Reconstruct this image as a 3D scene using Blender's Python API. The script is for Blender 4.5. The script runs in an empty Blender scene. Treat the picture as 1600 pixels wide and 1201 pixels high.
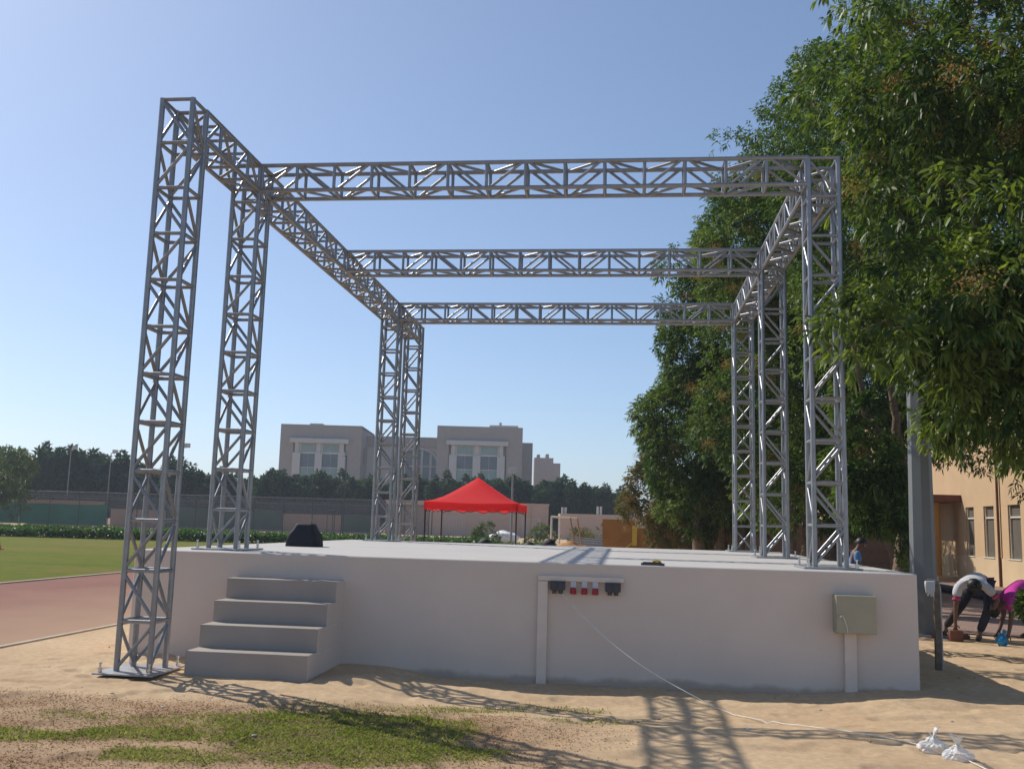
import bpy, bmesh, math, random
import numpy as np
from mathutils import Vector, Matrix
R = math.radians
SC = bpy.context.scene
COL = SC.collection

# ------------------------------------------------------------------ camera, sky, sun, exposure
F_PX, PITCH, ROLL, YAW, EYE = 1529.375, 0.141736, 0.027539, -0.115647, 1.6
def cam_axes():
    r = np.array([math.cos(YAW), -math.sin(YAW), 0.0]); fw = np.array([math.sin(YAW), math.cos(YAW), 0.0]); up = np.array([0, 0, 1.0])
    f = fw*math.cos(PITCH)+up*math.sin(PITCH); u = up*math.cos(PITCH)-fw*math.sin(PITCH)
    return r*math.cos(ROLL)+u*math.sin(ROLL), u*math.cos(ROLL)-r*math.sin(ROLL), f, fw
CR, CU, CF, FWD = cam_axes()
RGT = np.array([math.cos(YAW), -math.sin(YAW), 0.0])
cd = bpy.data.cameras.new('camera'); cam = bpy.data.objects.new('camera', cd); COL.objects.link(cam)
m = Matrix(((CR[0], CU[0], -CF[0], 0), (CR[1], CU[1], -CF[1], 0), (CR[2], CU[2], -CF[2], EYE), (0, 0, 0, 1)))
cam.matrix_world = m
cd.sensor_width = 36; cd.lens = F_PX/1600*36; cd.clip_start = 0.1; cd.clip_end = 6000
SC.camera = cam

SUN_EL, SUN_AZ = R(43.0), R(-58.0)          # azimuth measured from +Y towards +X
w = bpy.data.worlds.new('World'); SC.world = w; w.use_nodes = True
nt = w.node_tree; nt.nodes.clear()
sky = nt.nodes.new('ShaderNodeTexSky'); sky.sky_type = 'NISHITA'; sky.sun_disc = False
sky.sun_elevation = SUN_EL; sky.sun_rotation = SUN_AZ
sky.altitude = 0; sky.air_density = 0.80; sky.dust_density = 0.75; sky.ozone_density = 5.0
bg = nt.nodes.new('ShaderNodeBackground'); bg.inputs[1].default_value = 0.128
wo = nt.nodes.new('ShaderNodeOutputWorld')
gm = nt.nodes.new('ShaderNodeGamma'); gm.inputs[1].default_value = 0.80      # softens the sky's contrast like the hazy day of the photograph
nt.links.new(sky.outputs[0], gm.inputs[0]); nt.links.new(gm.outputs[0], bg.inputs[0]); nt.links.new(bg.outputs[0], wo.inputs[0])
sd = bpy.data.lights.new('sun', 'SUN'); sd.energy = 2.95; sd.angle = R(0.45); sd.color = (1.0, 0.93, 0.83)
sun = bpy.data.objects.new('sun', sd); COL.objects.link(sun)
sdir = Vector((math.sin(SUN_AZ)*math.cos(SUN_EL), math.cos(SUN_AZ)*math.cos(SUN_EL), math.sin(SUN_EL)))
sun.rotation_euler = sdir.to_track_quat('Z', 'Y').to_euler()
SC.view_settings.view_transform = 'Standard'; SC.view_settings.look = 'None'
SC.view_settings.exposure = 0.62; SC.view_settings.gamma = 1.0
SC.render.engine = 'CYCLES'
SC.cycles.max_bounces = 6; SC.cycles.transparent_max_bounces = 12
SC.cycles.use_denoising = True

def at(px, py, d):
    """world point on the sight line of a pixel of the photograph at a horizontal distance d in front of the camera"""
    r = CF+CR*(px-800)/F_PX-CU*(py-600.5)/F_PX
    return np.array([0, 0, EYE])+r*(d/float(r@FWD))
def spot(px, d):
    """ground position (x, y) below a sight line"""
    lat = (px-800)/F_PX*d
    q = FWD*d+RGT*lat
    return float(q[0]), float(q[1])

# ------------------------------------------------------------------ helpers
def tag(o, label=None, cat=None, group=None, kind=None):
    if label: o['label'] = label
    if cat: o['category'] = cat
    if group: o['group'] = group
    if kind: o['kind'] = kind
    return o
def empty(name, loc=(0, 0, 0), parent=None, rz=0):
    o = bpy.data.objects.new(name, None); COL.objects.link(o)
    o.location = loc; o.rotation_euler = (0, 0, rz); o.parent = parent
    o.empty_display_size = 0.2
    return o
def link(name, me, mat=None, parent=None, loc=(0, 0, 0), rz=0):
    o = bpy.data.objects.new(name, me); COL.objects.link(o)
    if mat is not None and not me.materials: me.materials.append(mat)
    o.parent = parent; o.location = loc; o.rotation_euler = (0, 0, rz)
    return o
def smooth(me, flag=True):
    me.polygons.foreach_set('use_smooth', [flag]*len(me.polygons)); return me

class MB:
    def __init__(s): s.v = []; s.f = []; s.m = []; s.sm = []
    def add(s, vs, fs, mi=0, sm=False):
        o = len(s.v); s.v += [tuple(map(float, v)) for v in vs]
        for f in fs: s.f.append(tuple(i+o for i in f)); s.m.append(mi); s.sm.append(sm)
    def box(s, x0, x1, y0, y1, z0, z1, mi=0):
        v = [(x0,y0,z0),(x1,y0,z0),(x1,y1,z0),(x0,y1,z0),(x0,y0,z1),(x1,y0,z1),(x1,y1,z1),(x0,y1,z1)]
        s.add(v, [(0,3,2,1),(4,5,6,7),(0,1,5,4),(1,2,6,5),(2,3,7,6),(3,0,4,7)], mi); return s
    def tube(s, pts, r, n=8, mi=0, cap=True):
        pts = [np.array(p, float) for p in pts]; k = len(pts)
        rs = r if isinstance(r, (list, tuple)) else [r]*k
        vs = []; prev = None
        for i in range(k):
            t = pts[min(i+1, k-1)]-pts[max(i-1, 0)]; t = t/(np.linalg.norm(t)+1e-9)
            if prev is None:
                a = np.array([0, 0, 1.0]) if abs(t[2]) < .9 else np.array([1.0, 0, 0])
                u = np.cross(t, a)
            else: u = prev-t*(prev@t)
            u = u/np.linalg.norm(u); prev = u; w_ = np.cross(t, u)
            for j in range(n):
                a = 2*math.pi*j/n; vs.append(pts[i]+(u*math.cos(a)+w_*math.sin(a))*rs[i])
        fs = [(i*n+j, i*n+(j+1) % n, (i+1)*n+(j+1) % n, (i+1)*n+j) for i in range(k-1) for j in range(n)]
        s.add(vs, fs, mi, True)
        if cap:
            o = len(vs); s.add(vs[:n], [tuple(range(n))[::-1]], mi); s.add(vs[-n:], [tuple(range(n))], mi)
        return s
    def ball(s, c, r, nu=12, nv=8, mi=0, jit=0, rng=None, zs=(0, 1)):
        rx, ry, rz = r if isinstance(r, (tuple, list)) else (r, r, r); vs = []
        for i in range(nv+1):
            th = math.pi*(zs[0]+(zs[1]-zs[0])*i/nv)
            for j in range(nu):
                a = 2*math.pi*j/nu; k = 1+(rng.uniform(-jit, jit) if rng else 0)
                vs.append((c[0]+rx*k*math.sin(th)*math.cos(a), c[1]+ry*k*math.sin(th)*math.sin(a), c[2]+rz*k*math.cos(th)))
        fs = [(i*nu+j, (i+1)*nu+j, (i+1)*nu+(j+1) % nu, i*nu+(j+1) % nu) for i in range(nv) for j in range(nu)]
        s.add(vs, fs, mi, True); return s
    def mesh(s, name, mats=()):
        me = bpy.data.meshes.new(name); me.from_pydata(s.v, [], s.f)
        for mt in mats: me.materials.append(mt)
        me.polygons.foreach_set('material_index', s.m); me.polygons.foreach_set('use_smooth', s.sm)
        me.update(); return me
    def build(s, name, mat, parent=None, loc=(0, 0, 0), rz=0):
        mats = mat if isinstance(mat, (list, tuple)) else [mat]
        return link(name, s.mesh(name, mats), None, parent, loc, rz)

def bevel_box(name, x0, x1, y0, y1, z0, z1, b, mats, parent=None, loc=(0, 0, 0), seg=2, side=None):
    bm = bmesh.new(); bmesh.ops.create_cube(bm, size=1)
    for v in bm.verts: v.co = ((x0+x1)/2+v.co.x*(x1-x0), (y0+y1)/2+v.co.y*(y1-y0), (z0+z1)/2+v.co.z*(z1-z0))
    bmesh.ops.bevel(bm, geom=list(bm.edges), offset=b, segments=seg, affect='EDGES', profile=.6)
    bm.normal_update()
    if side is not None:
        for f in bm.faces: f.material_index = side(f)
    me = bpy.data.meshes.new(name); bm.to_mesh(me); bm.free()
    for mt in (mats if isinstance(mats, (list, tuple)) else [mats]): me.materials.append(mt)
    return link(name, me, None, parent, loc)

def hash2(ix, iy, seed):
    h = (ix.astype(np.int64)*374761393+iy.astype(np.int64)*668265263+seed*1442695041) & 0xffffffff
    h = ((h ^ (h >> 13))*1274126177) & 0xffffffff
    return ((h ^ (h >> 16)) & 0xffff)/65535.0
def vnoise(x, y, seed=0):
    x = np.asarray(x, float); y = np.asarray(y, float)
    ix = np.floor(x); iy = np.floor(y); fx = x-ix; fy = y-iy
    fx = fx*fx*(3-2*fx); fy = fy*fy*(3-2*fy)
    a = hash2(ix, iy, seed); b = hash2(ix+1, iy, seed); c = hash2(ix, iy+1, seed); d = hash2(ix+1, iy+1, seed)
    return (a*(1-fx)+b*fx)*(1-fy)+(c*(1-fx)+d*fx)*fy
def fbm(x, y, seed=0, o=4):
    t = 0; a = .5
    for i in range(o): t = t+a*vnoise(x*2**i, y*2**i, seed+i*17); a *= .5
    return t
def sstep(a, b, x):
    t = np.clip((x-a)/(b-a), 0, 1); return t*t*(3-2*t)

# ------------------------------------------------------------------ materials
def new_mat(name):
    mt = bpy.data.materials.new(name); mt.use_nodes = True
    return mt, mt.node_tree, mt.node_tree.nodes['Principled BSDF']
def noise_node(t, scale, detail=4, coord='Object', rough=.55):
    tc = t.nodes.new('ShaderNodeTexCoord'); n = t.nodes.new('ShaderNodeTexNoise')
    n.inputs['Scale'].default_value = scale; n.inputs['Detail'].default_value = detail; n.inputs['Roughness'].default_value = rough
    t.links.new(tc.outputs[coord], n.inputs['Vector']); return n
def ramp(t, src, stops):
    r = t.nodes.new('ShaderNodeValToRGB'); e = r.color_ramp.elements
    while len(e) < len(stops): e.new(.5)
    for el, (p, c) in zip(e, stops): el.position = p; el.color = (*c, 1)
    t.links.new(src, r.inputs[0]); return r
def mix(t, fac, a, b, mode='MIX'):
    n = t.nodes.new('ShaderNodeMix'); n.data_type = 'RGBA'; n.blend_type = mode
    for sock, v in ((n.inputs[0], fac), (n.inputs[6], a), (n.inputs[7], b)):
        if hasattr(v, 'is_linked') or hasattr(v, 'links'): t.links.new(v, sock)
        elif isinstance(v, (tuple, list)): sock.default_value = (*v, 1)
        else: sock.default_value = v
    return n.outputs[2]
def bump(t, b, src, strength=.3, dist=.02):
    n = t.nodes.new('ShaderNodeBump'); n.inputs['Strength'].default_value = strength; n.inputs['Distance'].default_value = dist
    t.links.new(src, n.inputs['Height']); t.links.new(n.outputs[0], b.inputs['Normal'])
def attr(t, name):
    n = t.nodes.new('ShaderNodeAttribute'); n.attribute_name = name; return n
def basic(name, c, rough=.6, metal=0.0, var=.12, scale=6.0, bmp=.0, bs=60, spec=.4, bdist=.01):
    mt, t, b = new_mat(name)
    n = noise_node(t, scale, 5)
    lo = tuple(x*(1-var) for x in c); hi = tuple(min(1, x*(1+var)) for x in c)
    r = ramp(t, n.outputs[0], [(.3, lo), (.7, hi)])
    t.links.new(r.outputs[0], b.inputs['Base Color'])
    b.inputs['Roughness'].default_value = rough; b.inputs['Metallic'].default_value = metal
    b.inputs['Specular IOR Level'].default_value = spec
    if bmp: bump(t, b, noise_node(t, bs, 4).outputs[0], bmp, bdist)
    return mt
def plaster(name, c, dirt=(.36, .29, .22), soil=True, var=.09):
    """painted masonry with faint patchiness, roller texture and sand splash along the foot"""
    mt, t, b = new_mat(name)
    n = noise_node(t, 1.3, 5); r = ramp(t, n.outputs[0], [(.3, tuple(x*(1-var) for x in c)), (.7, tuple(min(1, x*(1+var)) for x in c))])
    out = r.outputs[0]
    if soil:
        tc = t.nodes.new('ShaderNodeTexCoord'); sx = t.nodes.new('ShaderNodeSeparateXYZ'); t.links.new(tc.outputs['Object'], sx.inputs[0])
        n2 = noise_node(t, 3.0, 6)
        ad = t.nodes.new('ShaderNodeMath'); ad.operation = 'MULTIPLY_ADD'; ad.inputs[1].default_value = .24; ad.inputs[2].default_value = -.20
        t.links.new(n2.outputs[0], ad.inputs[0])
        sb = t.nodes.new('ShaderNodeMath'); sb.operation = 'SUBTRACT'; t.links.new(sx.outputs[2], sb.inputs[0]); t.links.new(ad.outputs[0], sb.inputs[1])
        rr = ramp(t, sb.outputs[0], [(.0, (.7,)*3), (.055, (0,)*3)])
        out = mix(t, rr.outputs[0], out, dirt)
        n3 = noise_node(t, 9.0, 6, rough=.7); r3 = ramp(t, n3.outputs[0], [(.62, (0,)*3), (.80, (.12,)*3)])
        out = mix(t, r3.outputs[0], out, dirt)
    t.links.new(out, b.inputs['Base Color']); b.inputs['Roughness'].default_value = .75; b.inputs['Specular IOR Level'].default_value = .25
    bump(t, b, noise_node(t, 45, 5).outputs[0], .25, .006)
    return mt
def leaf_mat(name, c0, c1, trans=.35, rough=.42, spec=.45):
    mt, t, b = new_mat(name)
    a = attr(t, 'tint'); r = ramp(t, a.outputs['Fac'], [(0, c0), (1, c1)])
    t.links.new(r.outputs[0], b.inputs['Base Color']); b.inputs['Roughness'].default_value = rough; b.inputs['Specular IOR Level'].default_value = spec
    tr = t.nodes.new('ShaderNodeBsdfTranslucent')
    hs = t.nodes.new('ShaderNodeHueSaturation'); hs.inputs['Saturation'].default_value = 1.15; hs.inputs['Value'].default_value = 1.5; hs.inputs['Hue'].default_value = .485
    t.links.new(r.outputs[0], hs.inputs['Color']); t.links.new(hs.outputs[0], tr.inputs[0])
    mx = t.nodes.new('ShaderNodeMixShader'); mx.inputs[0].default_value = trans
    o = t.nodes['Material Output']; t.links.new(b.outputs[0], mx.inputs[1]); t.links.new(tr.outputs[0], mx.inputs[2]); t.links.new(mx.outputs[0], o.inputs[0])
    return mt
def see_through(name, c, fac, rough=.8):
    mt, t, b = new_mat(name)
    b.inputs['Base Color'].default_value = (*c, 1); b.inputs['Roughness'].default_value = rough
    tr = t.nodes.new('ShaderNodeBsdfTransparent'); mx = t.nodes.new('ShaderNodeMixShader'); mx.inputs[0].default_value = fac
    o = t.nodes['Material Output']; t.links.new(tr.outputs[0], mx.inputs[1]); t.links.new(b.outputs[0], mx.inputs[2]); t.links.new(mx.outputs[0], o.inputs[0])
    return mt

M = {}
M['steel'] = basic('truss_steel', (.29, .295, .305), .36, .6, .12, 9, .08, 120, .5, .002)
M['plate'] = basic('plate_steel', (.33, .33, .34), .5, .5, .2, 12, .1, 90)
M['bolt'] = basic('bolt_zinc', (.6, .6, .58), .3, .9, .1, 20)
M['wall_white'] = plaster('white_wall_paint', (.66, .555, .475), var=.045)
M['deck_white'] = plaster('deck_paint', (.475, .455, .43), soil=False, var=.05)
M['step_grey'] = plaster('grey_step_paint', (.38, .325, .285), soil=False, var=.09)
M['step_tread'] = plaster('step_tread_paint', (.34, .30, .255), soil=False, var=.09)  # separate tone for the treads, slightly darker than the risers
M['grey_box'] = basic('dark_grey_plastic', (.06, .062, .07), .5, 0, .1)
M['clear'] = basic('pale_plastic', (.5, .52, .55), .35, 0, .1)
M['red_plastic'] = basic('red_plastic', (.33, .02, .025), .45, 0, .1)
M['beige_metal'] = basic('beige_cabinet_paint', (.36, .33, .235), .5, 0, .06, 3)
M['trunking'] = basic('painted_trunking', (.67, .57, .49), .55, 0, .05)
M['cable'] = basic('white_cable', (.72, .69, .62), .5, 0, .1)
M['black_cloth'] = basic('black_cover_cloth', (.018, .018, .024), .75, 0, .2, 8, .2, 80)
M['black'] = basic('black_metal', (.02, .02, .022), .5, 0, .2)
M['rubber'] = basic('black_sack', (.02, .019, .02), .7, 0, .3, 8)
M['yellow'] = basic('yellow_tape', (.6, .42, .05), .5)
M['tent_red'] = basic('red_canopy_fabric', (.88, .05, .06), .7, 0, .08, 2.5, .1, 30)
t = M['tent_red'].node_tree; b = t.nodes['Principled BSDF']; tr_ = t.nodes.new('ShaderNodeBsdfTranslucent'); tr_.inputs[0].default_value = (.85, .05, .06, 1)
mx_ = t.nodes.new('ShaderNodeMixShader'); mx_.inputs[0].default_value = .6; t.links.new(b.outputs[0], mx_.inputs[1]); t.links.new(tr_.outputs[0], mx_.inputs[2]); t.links.new(mx_.outputs[0], t.nodes['Material Output'].inputs[0])
M['white_paint'] = basic('white_frame_paint', (.7, .66, .58), .5, 0, .15, 4)
M['rust'] = basic('rusty_frame', (.35, .2, .1), .7, 0, .25, 5)
M['grey_mast'] = basic('grey_mast_paint', (.175, .185, .185), .5, .1, .06, 2)
M['pole'] = basic('pole_grey', (.25, .25, .25), .5, .3, .1)
M['pole_dark'] = basic('fence_post_green', (.03, .05, .045), .6, 0, .1)
M['lamp'] = basic('lamp_housing', (.45, .45, .45), .5)
M['bark'] = basic('tree_bark', (.17, .125, .09), .9, 0, .35, 14, .8, 22, .2, .04)
M['bark_pale'] = basic('pale_bark', (.30, .25, .19), .9, 0, .3, 14, .7, 22, .2, .04)
M['leaf_near'] = leaf_mat('broad_leaf_near', (.018, .052, .010), (.185, .255, .055), .42, .48, .35)
M['leaf_mid'] = leaf_mat('broad_leaf_mid', (.018, .054, .012), (.150, .225, .052), .38, .52, .3)
M['leaf_far'] = leaf_mat('row_tree_leaf', (.024, .052, .026), (.055, .095, .042), .32, .6, .2)
M['leaf_lime'] = leaf_mat('lime_leaf', (.06, .10, .03), (.12, .16, .05), .35, .5, .3)
M['leaf_dry'] = leaf_mat('olive_leaf', (.07, .085, .025), (.19, .17, .06), .35, .55, .2)
M['blossom'] = leaf_mat('ochre_blossom', (.15, .105, .035), (.31, .215, .085), .3, .7, .2)
M['hedge'] = leaf_mat('hedge_leaf', (.035, .095, .02), (.09, .17, .045), .35, .45, .4)
M['grass'] = leaf_mat('grass_blade', (.15, .215, .045), (.31, .32, .12), .45, .6, .2)
M['drygrass'] = leaf_mat('dry_grass_blade', (.25, .17, .10), (.40, .30, .18), .3, .8, .1)
M['skin'] = basic('skin', (.15, .075, .045), .55, 0, .08)
M['hair'] = basic('black_hair', (.012, .01, .01), .5, 0, .2)
M['blue_shirt'] = basic('blue_shirt', (.10, .22, .42), .8, 0, .1, 10, .2, 30)
M['grey_shirt'] = basic('grey_white_shirt', (.48, .48, .50), .85, 0, .1, 10, .2, 30)
M['pink_trim'] = basic('pink_trim', (.5, .05, .18), .85)
M['pink_shirt'] = basic('magenta_shirt', (.52, .035, .30), .85, 0, .1, 10, .2, 30)
M['trousers'] = basic('dark_trousers', (.03, .032, .042), .85, 0, .2, 10, .2, 30)
M['shoe'] = basic('dark_shoe', (.02, .018, .016), .6)
M['brick'] = basic('red_block', (.20, .085, .055), .9, 0, .2, 8, .4, 40)
M['blue_bag'] = basic('blue_plastic_bag', (.02, .24, .50), .35, 0, .15, 8)
M['rag'] = basic('white_rag', (.55, .55, .53), .9, 0, .1)
M['old_wood'] = basic('weathered_post', (.16, .125, .09), .85, 0, .3, 12)
M['ochre_wall'] = plaster('ochre_facade', (.54, .385, .235), soil=False, var=.06)
M['ochre_base'] = plaster('pale_plinth', (.58, .45, .29), soil=False, var=.07)
M['ochre_col'] = plaster('ochre_column', (.52, .31, .12), soil=False, var=.06)
M['roof_brown'] = basic('brown_fascia', (.16, .075, .05), .7)
M['shutter'] = basic('window_glass_grey', (.15, .135, .115), .25, 0, .1, 2, 0, 60, .5)
M['frame_white'] = basic('white_window_frame', (.66, .62, .54), .5)
M['bld_wall'] = plaster('stone_cladding', (.34, .30, .28), soil=False, var=.05)
M['bld_light'] = plaster('light_cladding', (.52, .48, .43), soil=False, var=.04)
M['bld_white'] = basic('white_pilaster', (.50, .48, .46), .7, 0, .04, .5)
M['glass'] = basic('tinted_glass', (.10, .12, .15), .12, 0, .15, .6, 0, 60, .6)
M['glass_green'] = basic('green_glass', (.22, .30, .29), .2, 0, .1, .6, 0, 60, .6)
M['pink_wall'] = plaster('pink_wall', (.50, .355, .28), soil=False, var=.06)
M['pink_wall_edge'] = plaster('orange_wall', (.50, .33, .2), soil=False, var=.06)
M['screen'] = basic('green_windscreen', (.055, .15, .115), .85, 0, .15, .4)
M['screen_dark'] = basic('faded_windscreen', (.09, .115, .10), .85, 0, .15, .4)
M['chain'] = see_through('chain_link', (.10, .105, .11), .30)
M['ochre_board'] = basic('ochre_board', (.32, .15, .035), .8, 0, .15, 2)
M['rubble'] = basic('rubble_pieces', (.38, .33, .28), .9, 0, .35, 2)
M['pile'] = basic('orange_sand_pile', (.42, .22, .10), .95, 0, .3, 3, .6, 14, .1, .05)
M['cone'] = basic('orange_cone', (.75, .10, .02), .5)
M['wrap'] = see_through('clear_plastic_wrap', (.80, .80, .78), .62, .25)
M['pale_stone'] = basic('pale_stone', (.55, .48, .38), .9, 0, .2, 6)
M['white_sheet'] = basic('white_sheet', (.75, .74, .72), .7)

# ------------------------------------------------------------------ layout numbers (metres; stage front runs along X)
ZS, ZT, TW, TD = 1.19, 6.13, .349, .336          # deck height, truss top, truss width, beam depth
XL, XR = -5.084, 2.20                           # left / right truss lines (outer left chord)
YA, YB, YM, YC, YD = 9.72, 11.76, 15.79, 19.76, 21.95
SX0, SX1, SY0, SY1 = -5.72, 3.155, 11.146, 20.42

# ------------------------------------------------------------------ ground, track, field, paving
GREEN = [(-2.35, 7.75, 1.35, .60), (-1.45, 7.2, .6, .45), (-3.6, 7.2, .5, .3), (-3.1, 7.75, .5, .30), (-1.9, 8.15, .8, .28), (-4.3, 7.0, .5, .28), (-3.0, 6.55, .55, .24), (-2.75, 7.65, .75, .42), (-1.9, 6.95, 1.0, .42), (-2.3, 7.3, .9, .4)]
THIN = [(-1.35, 9.05, .75, .30), (-.55, 9.5, .6, .22), (-.3, 8.6, .35, .2), (-2.7, 8.6, .5, .22), (-1.9, 8.7, .7, .25), (-4.4, 7.7, .5, .25)]
def patch(x, y, blobs):
    t = np.zeros_like(x)
    wx = x+.35*(fbm(x*2.1, y*2.1, 5)-.5)*2; wy = y+.22*(fbm(x*2.1, y*2.1, 9)-.5)*2
    for cx, cy, rx, ry in blobs:
        t = np.maximum(t, 1-sstep(.55, 1.15, np.sqrt(((wx-cx)/rx)**2+((wy-cy)/ry)**2)))
    return t
def thatch(x, y):
    wy = y+.9*(fbm(x*.9, y*.9, 21)-.5)
    a = (1-sstep(8.3, 9.2, wy-.04*x))*(1-sstep(-1.1, .3, x+.8*(fbm(x*1.3, y*1.3, 33)-.5)))
    return np.clip(a*(.55+.9*(fbm(x*3, y*3, 41)-.3)), 0, 1)
def sandz(x, y):
    m_ = sstep(-7.0, -6.2, x)*(1-sstep(8.0, 10.0, x))*(1-sstep(16.2, 17.2, y))*sstep(3.2, 4.5, y)
    soft = (fbm(x*.55, y*.55, 3, 2)-.4)*.05
    b = (fbm(x*2.3, y*2.3, 11, 3)-.45)*.030+(fbm(x*7.0, y*9.0, 13, 3)-.45)*.020
    # footprints and trampled dents
    d = vnoise(x*3.4, y*4.6, 77); b = b-.020*sstep(.66, .80, d)+.006*sstep(.5, .62, d)*(1-sstep(.64, .70, d))
    near = np.minimum(np.abs(y-SY0+.12), 1.0)
    lip = .035*(1-sstep(.0, .35, np.abs(y-(SY0-.9+.12*np.sin(x*2.3)))))*sstep(-3.3, -2.6, x)*(1-sstep(3.0, 3.6, x))
    dip = -.10*sstep(-3.0, -1.6, x)*(1-sstep(1.6, 3.1, x))*sstep(8.3, 9.6, y)*(1-sstep(11.6, 12.5, y))
    return (soft+b+lip)*m_-.012+dip
xs = np.concatenate([[-450, -300, -200, -120, -80, -55, -40, -28, -20, -14, -11], np.arange(-8.6, 9.01, .036), [10, 12, 15, 20, 30, 45, 70, 120, 200, 300, 450]])
ys = np.concatenate([[-60, -20, -6, 0, 2.4], np.arange(3.6, 18.01, .036), [19, 20.5, 23, 27, 33, 40, 50, 62, 80, 105, 140, 200, 300, 500, 900]])
gx, gy = np.meshgrid(xs, ys); gz = sandz(gx, gy)
nx, ny = len(xs), len(ys)
me = bpy.data.meshes.new('ground')
me.vertices.add(nx*ny); me.vertices.foreach_set('co', np.stack([gx, gy, gz], -1).astype(np.float32).ravel())
ii = (np.arange(ny-1)[:, None]*nx+np.arange(nx-1)[None]).ravel()
q = np.stack([ii, ii+1, ii+nx+1, ii+nx], 1)
me.loops.add(q.size); me.loops.foreach_set('vertex_index', q.astype(np.int32).ravel())
me.polygons.add(len(q)); me.polygons.foreach_set('loop_start', np.arange(0, q.size, 4, dtype=np.int32)); me.polygons.foreach_set('loop_total', np.full(len(q), 4, dtype=np.int32))
me.update(calc_edges=True); smooth(me)
for nm, arr in (('thatch', thatch(gx, gy)), ('green', np.maximum(patch(gx, gy, GREEN), .5*patch(gx, gy, THIN)))):
    me.attributes.new(nm, 'FLOAT', 'POINT').data.foreach_set('value', arr.astype(np.float32).ravel())
mt, t, b = new_mat('sand_ground')
n1 = noise_node(t, .8, 6); n2 = noise_node(t, 14, 6, rough=.7); n3 = noise_node(t, 120, 4)
c = ramp(t, n1.outputs[0], [(.3, (.50, .355, .215)), (.7, (.61, .46, .295))]).outputs[0]
c = mix(t, ramp(t, n2.outputs[0], [(.42, (.45,)*3), (.62, (0,)*3)]).outputs[0], c, (.37, .245, .14))
c = mix(t, ramp(t, n3.outputs[0], [(.60, (0,)*3), (.75, (.5,)*3)]).outputs[0], c, (.62, .50, .34))
th = attr(t, 'thatch'); n4 = noise_node(t, 30, 5, rough=.75)
tc_ = ramp(t, n4.outputs[0], [(.3, (.21, .12, .07)), (.7, (.38, .25, .15))]).outputs[0]
c = mix(t, th.outputs['Fac'], c, tc_)
gr = attr(t, 'green'); mu = t.nodes.new('ShaderNodeMath'); mu.operation = 'MULTIPLY'; mu.inputs[1].default_value = .7
t.links.new(gr.outputs['Fac'], mu.inputs[0])
gc_ = ramp(t, n4.outputs[0], [(.3, (.06, .075, .022)), (.7, (.17, .15, .06))]).outputs[0]
c = mix(t, mu.outputs[0], c, gc_)
t.links.new(c, b.inputs['Base Color']); b.inputs['Roughness'].default_value = .95; b.inputs['Specular IOR Level'].default_value = .12
bump(t, b, noise_node(t, 70, 6, rough=.75).outputs[0], .5, .012)
tag(link('ground', me, mt), kind='structure')

def sheet(name, pts, z, mat, div=0):
    """a flat closed sheet through the given outline"""
    me = bpy.data.meshes.new(name); me.from_pydata([(x, y, z) for x, y in pts], [], [tuple(range(len(pts)))])
    return tag(link(name, me, mat), kind='structure')
# running track along X = -13.5 .. -7.3
mt, t, b = new_mat('track_surface')
n1 = noise_node(t, .35, 6, rough=.7); n2 = noise_node(t, 40, 4)
c = ramp(t, n1.outputs[0], [(.3, (.19, .068, .054)), (.7, (.235, .095, .07))]).outputs[0]
tc = t.nodes.new('ShaderNodeTexCoord'); sx = t.nodes.new('ShaderNodeSeparateXYZ'); t.links.new(tc.outputs['Object'], sx.inputs[0])
md = t.nodes.new('ShaderNodeMath'); md.operation = 'MULTIPLY_ADD'; md.inputs[1].default_value = 3.2; t.links.new(n1.outputs[0], md.inputs[0]); t.links.new(sx.outputs[0], md.inputs[2])
mr = t.nodes.new('ShaderNodeMapRange'); mr.inputs[1].default_value = -10.4; mr.inputs[2].default_value = -5.2; t.links.new(md.outputs[0], mr.inputs[0])
c = mix(t, ramp(t, mr.outputs[0], [(.0, (.12,)*3), (1, (.95,)*3)]).outputs[0], c, (.36, .235, .145))
t.links.new(c, b.inputs['Base Color']); b.inputs['Roughness'].default_value = .9; b.inputs['Specular IOR Level'].default_value = .2
bump(t, b, n2.outputs[0], .3, .004)
sheet('running_track', [(-13.5, -20), (-7.36, -20), (-7.36, 46), (-8.2, 50), (-10, 52), (-13.5, 53)], .004, mt)
M['kerb'] = basic('concrete_kerb', (.44, .37, .28), .9, 0, .15, 5)
k = MB(); k.box(-7.36, -7.29, -20, 45, -.05, .007); tag(k.build('track_kerb', M['kerb']), kind='structure')
k = MB(); k.box(-13.62, -13.5, -20, 53, -.05, .03); tag(k.build('field_kerb', M['kerb']), kind='structure')
# football field
mt, t, b = new_mat('field_grass')
tc = t.nodes.new('ShaderNodeTexCoord'); mp = t.nodes.new('ShaderNodeMapping'); mp.inputs['Scale'].default_value = (.035, .16, 1); t.links.new(tc.outputs['Object'], mp.inputs[0])
n1 = t.nodes.new('ShaderNodeTexNoise'); n1.inputs['Scale'].default_value = 1.6; n1.inputs['Detail'].default_value = 6; t.links.new(mp.outputs[0], n1.inputs['Vector'])
n2 = noise_node(t, 1.6, 6, rough=.7)
c = ramp(t, n1.outputs[0], [(.36, (.085, .145, .007)), (.50, (.145, .16, .014)), (.64, (.20, .16, .032))]).outputs[0]
c = mix(t, ramp(t, n2.outputs[0], [(.36, (.5,)*3), (.55, (0,)*3)]).outputs[0], c, (.075, .105, .012))
t.links.new(c, b.inputs['Base Color']); b.inputs['Roughness'].default_value = .95; b.inputs['Specular IOR Level'].default_value = .1
bump(t, b, noise_node(t, 9, 6, rough=.8).outputs[0], .8, .06)
sheet('sports_field', [(-160, -20), (-13.62, -20), (-13.62, 53), (-10.5, 56.5), (-14, 62), (-160, 40)], .006, mt)
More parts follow.
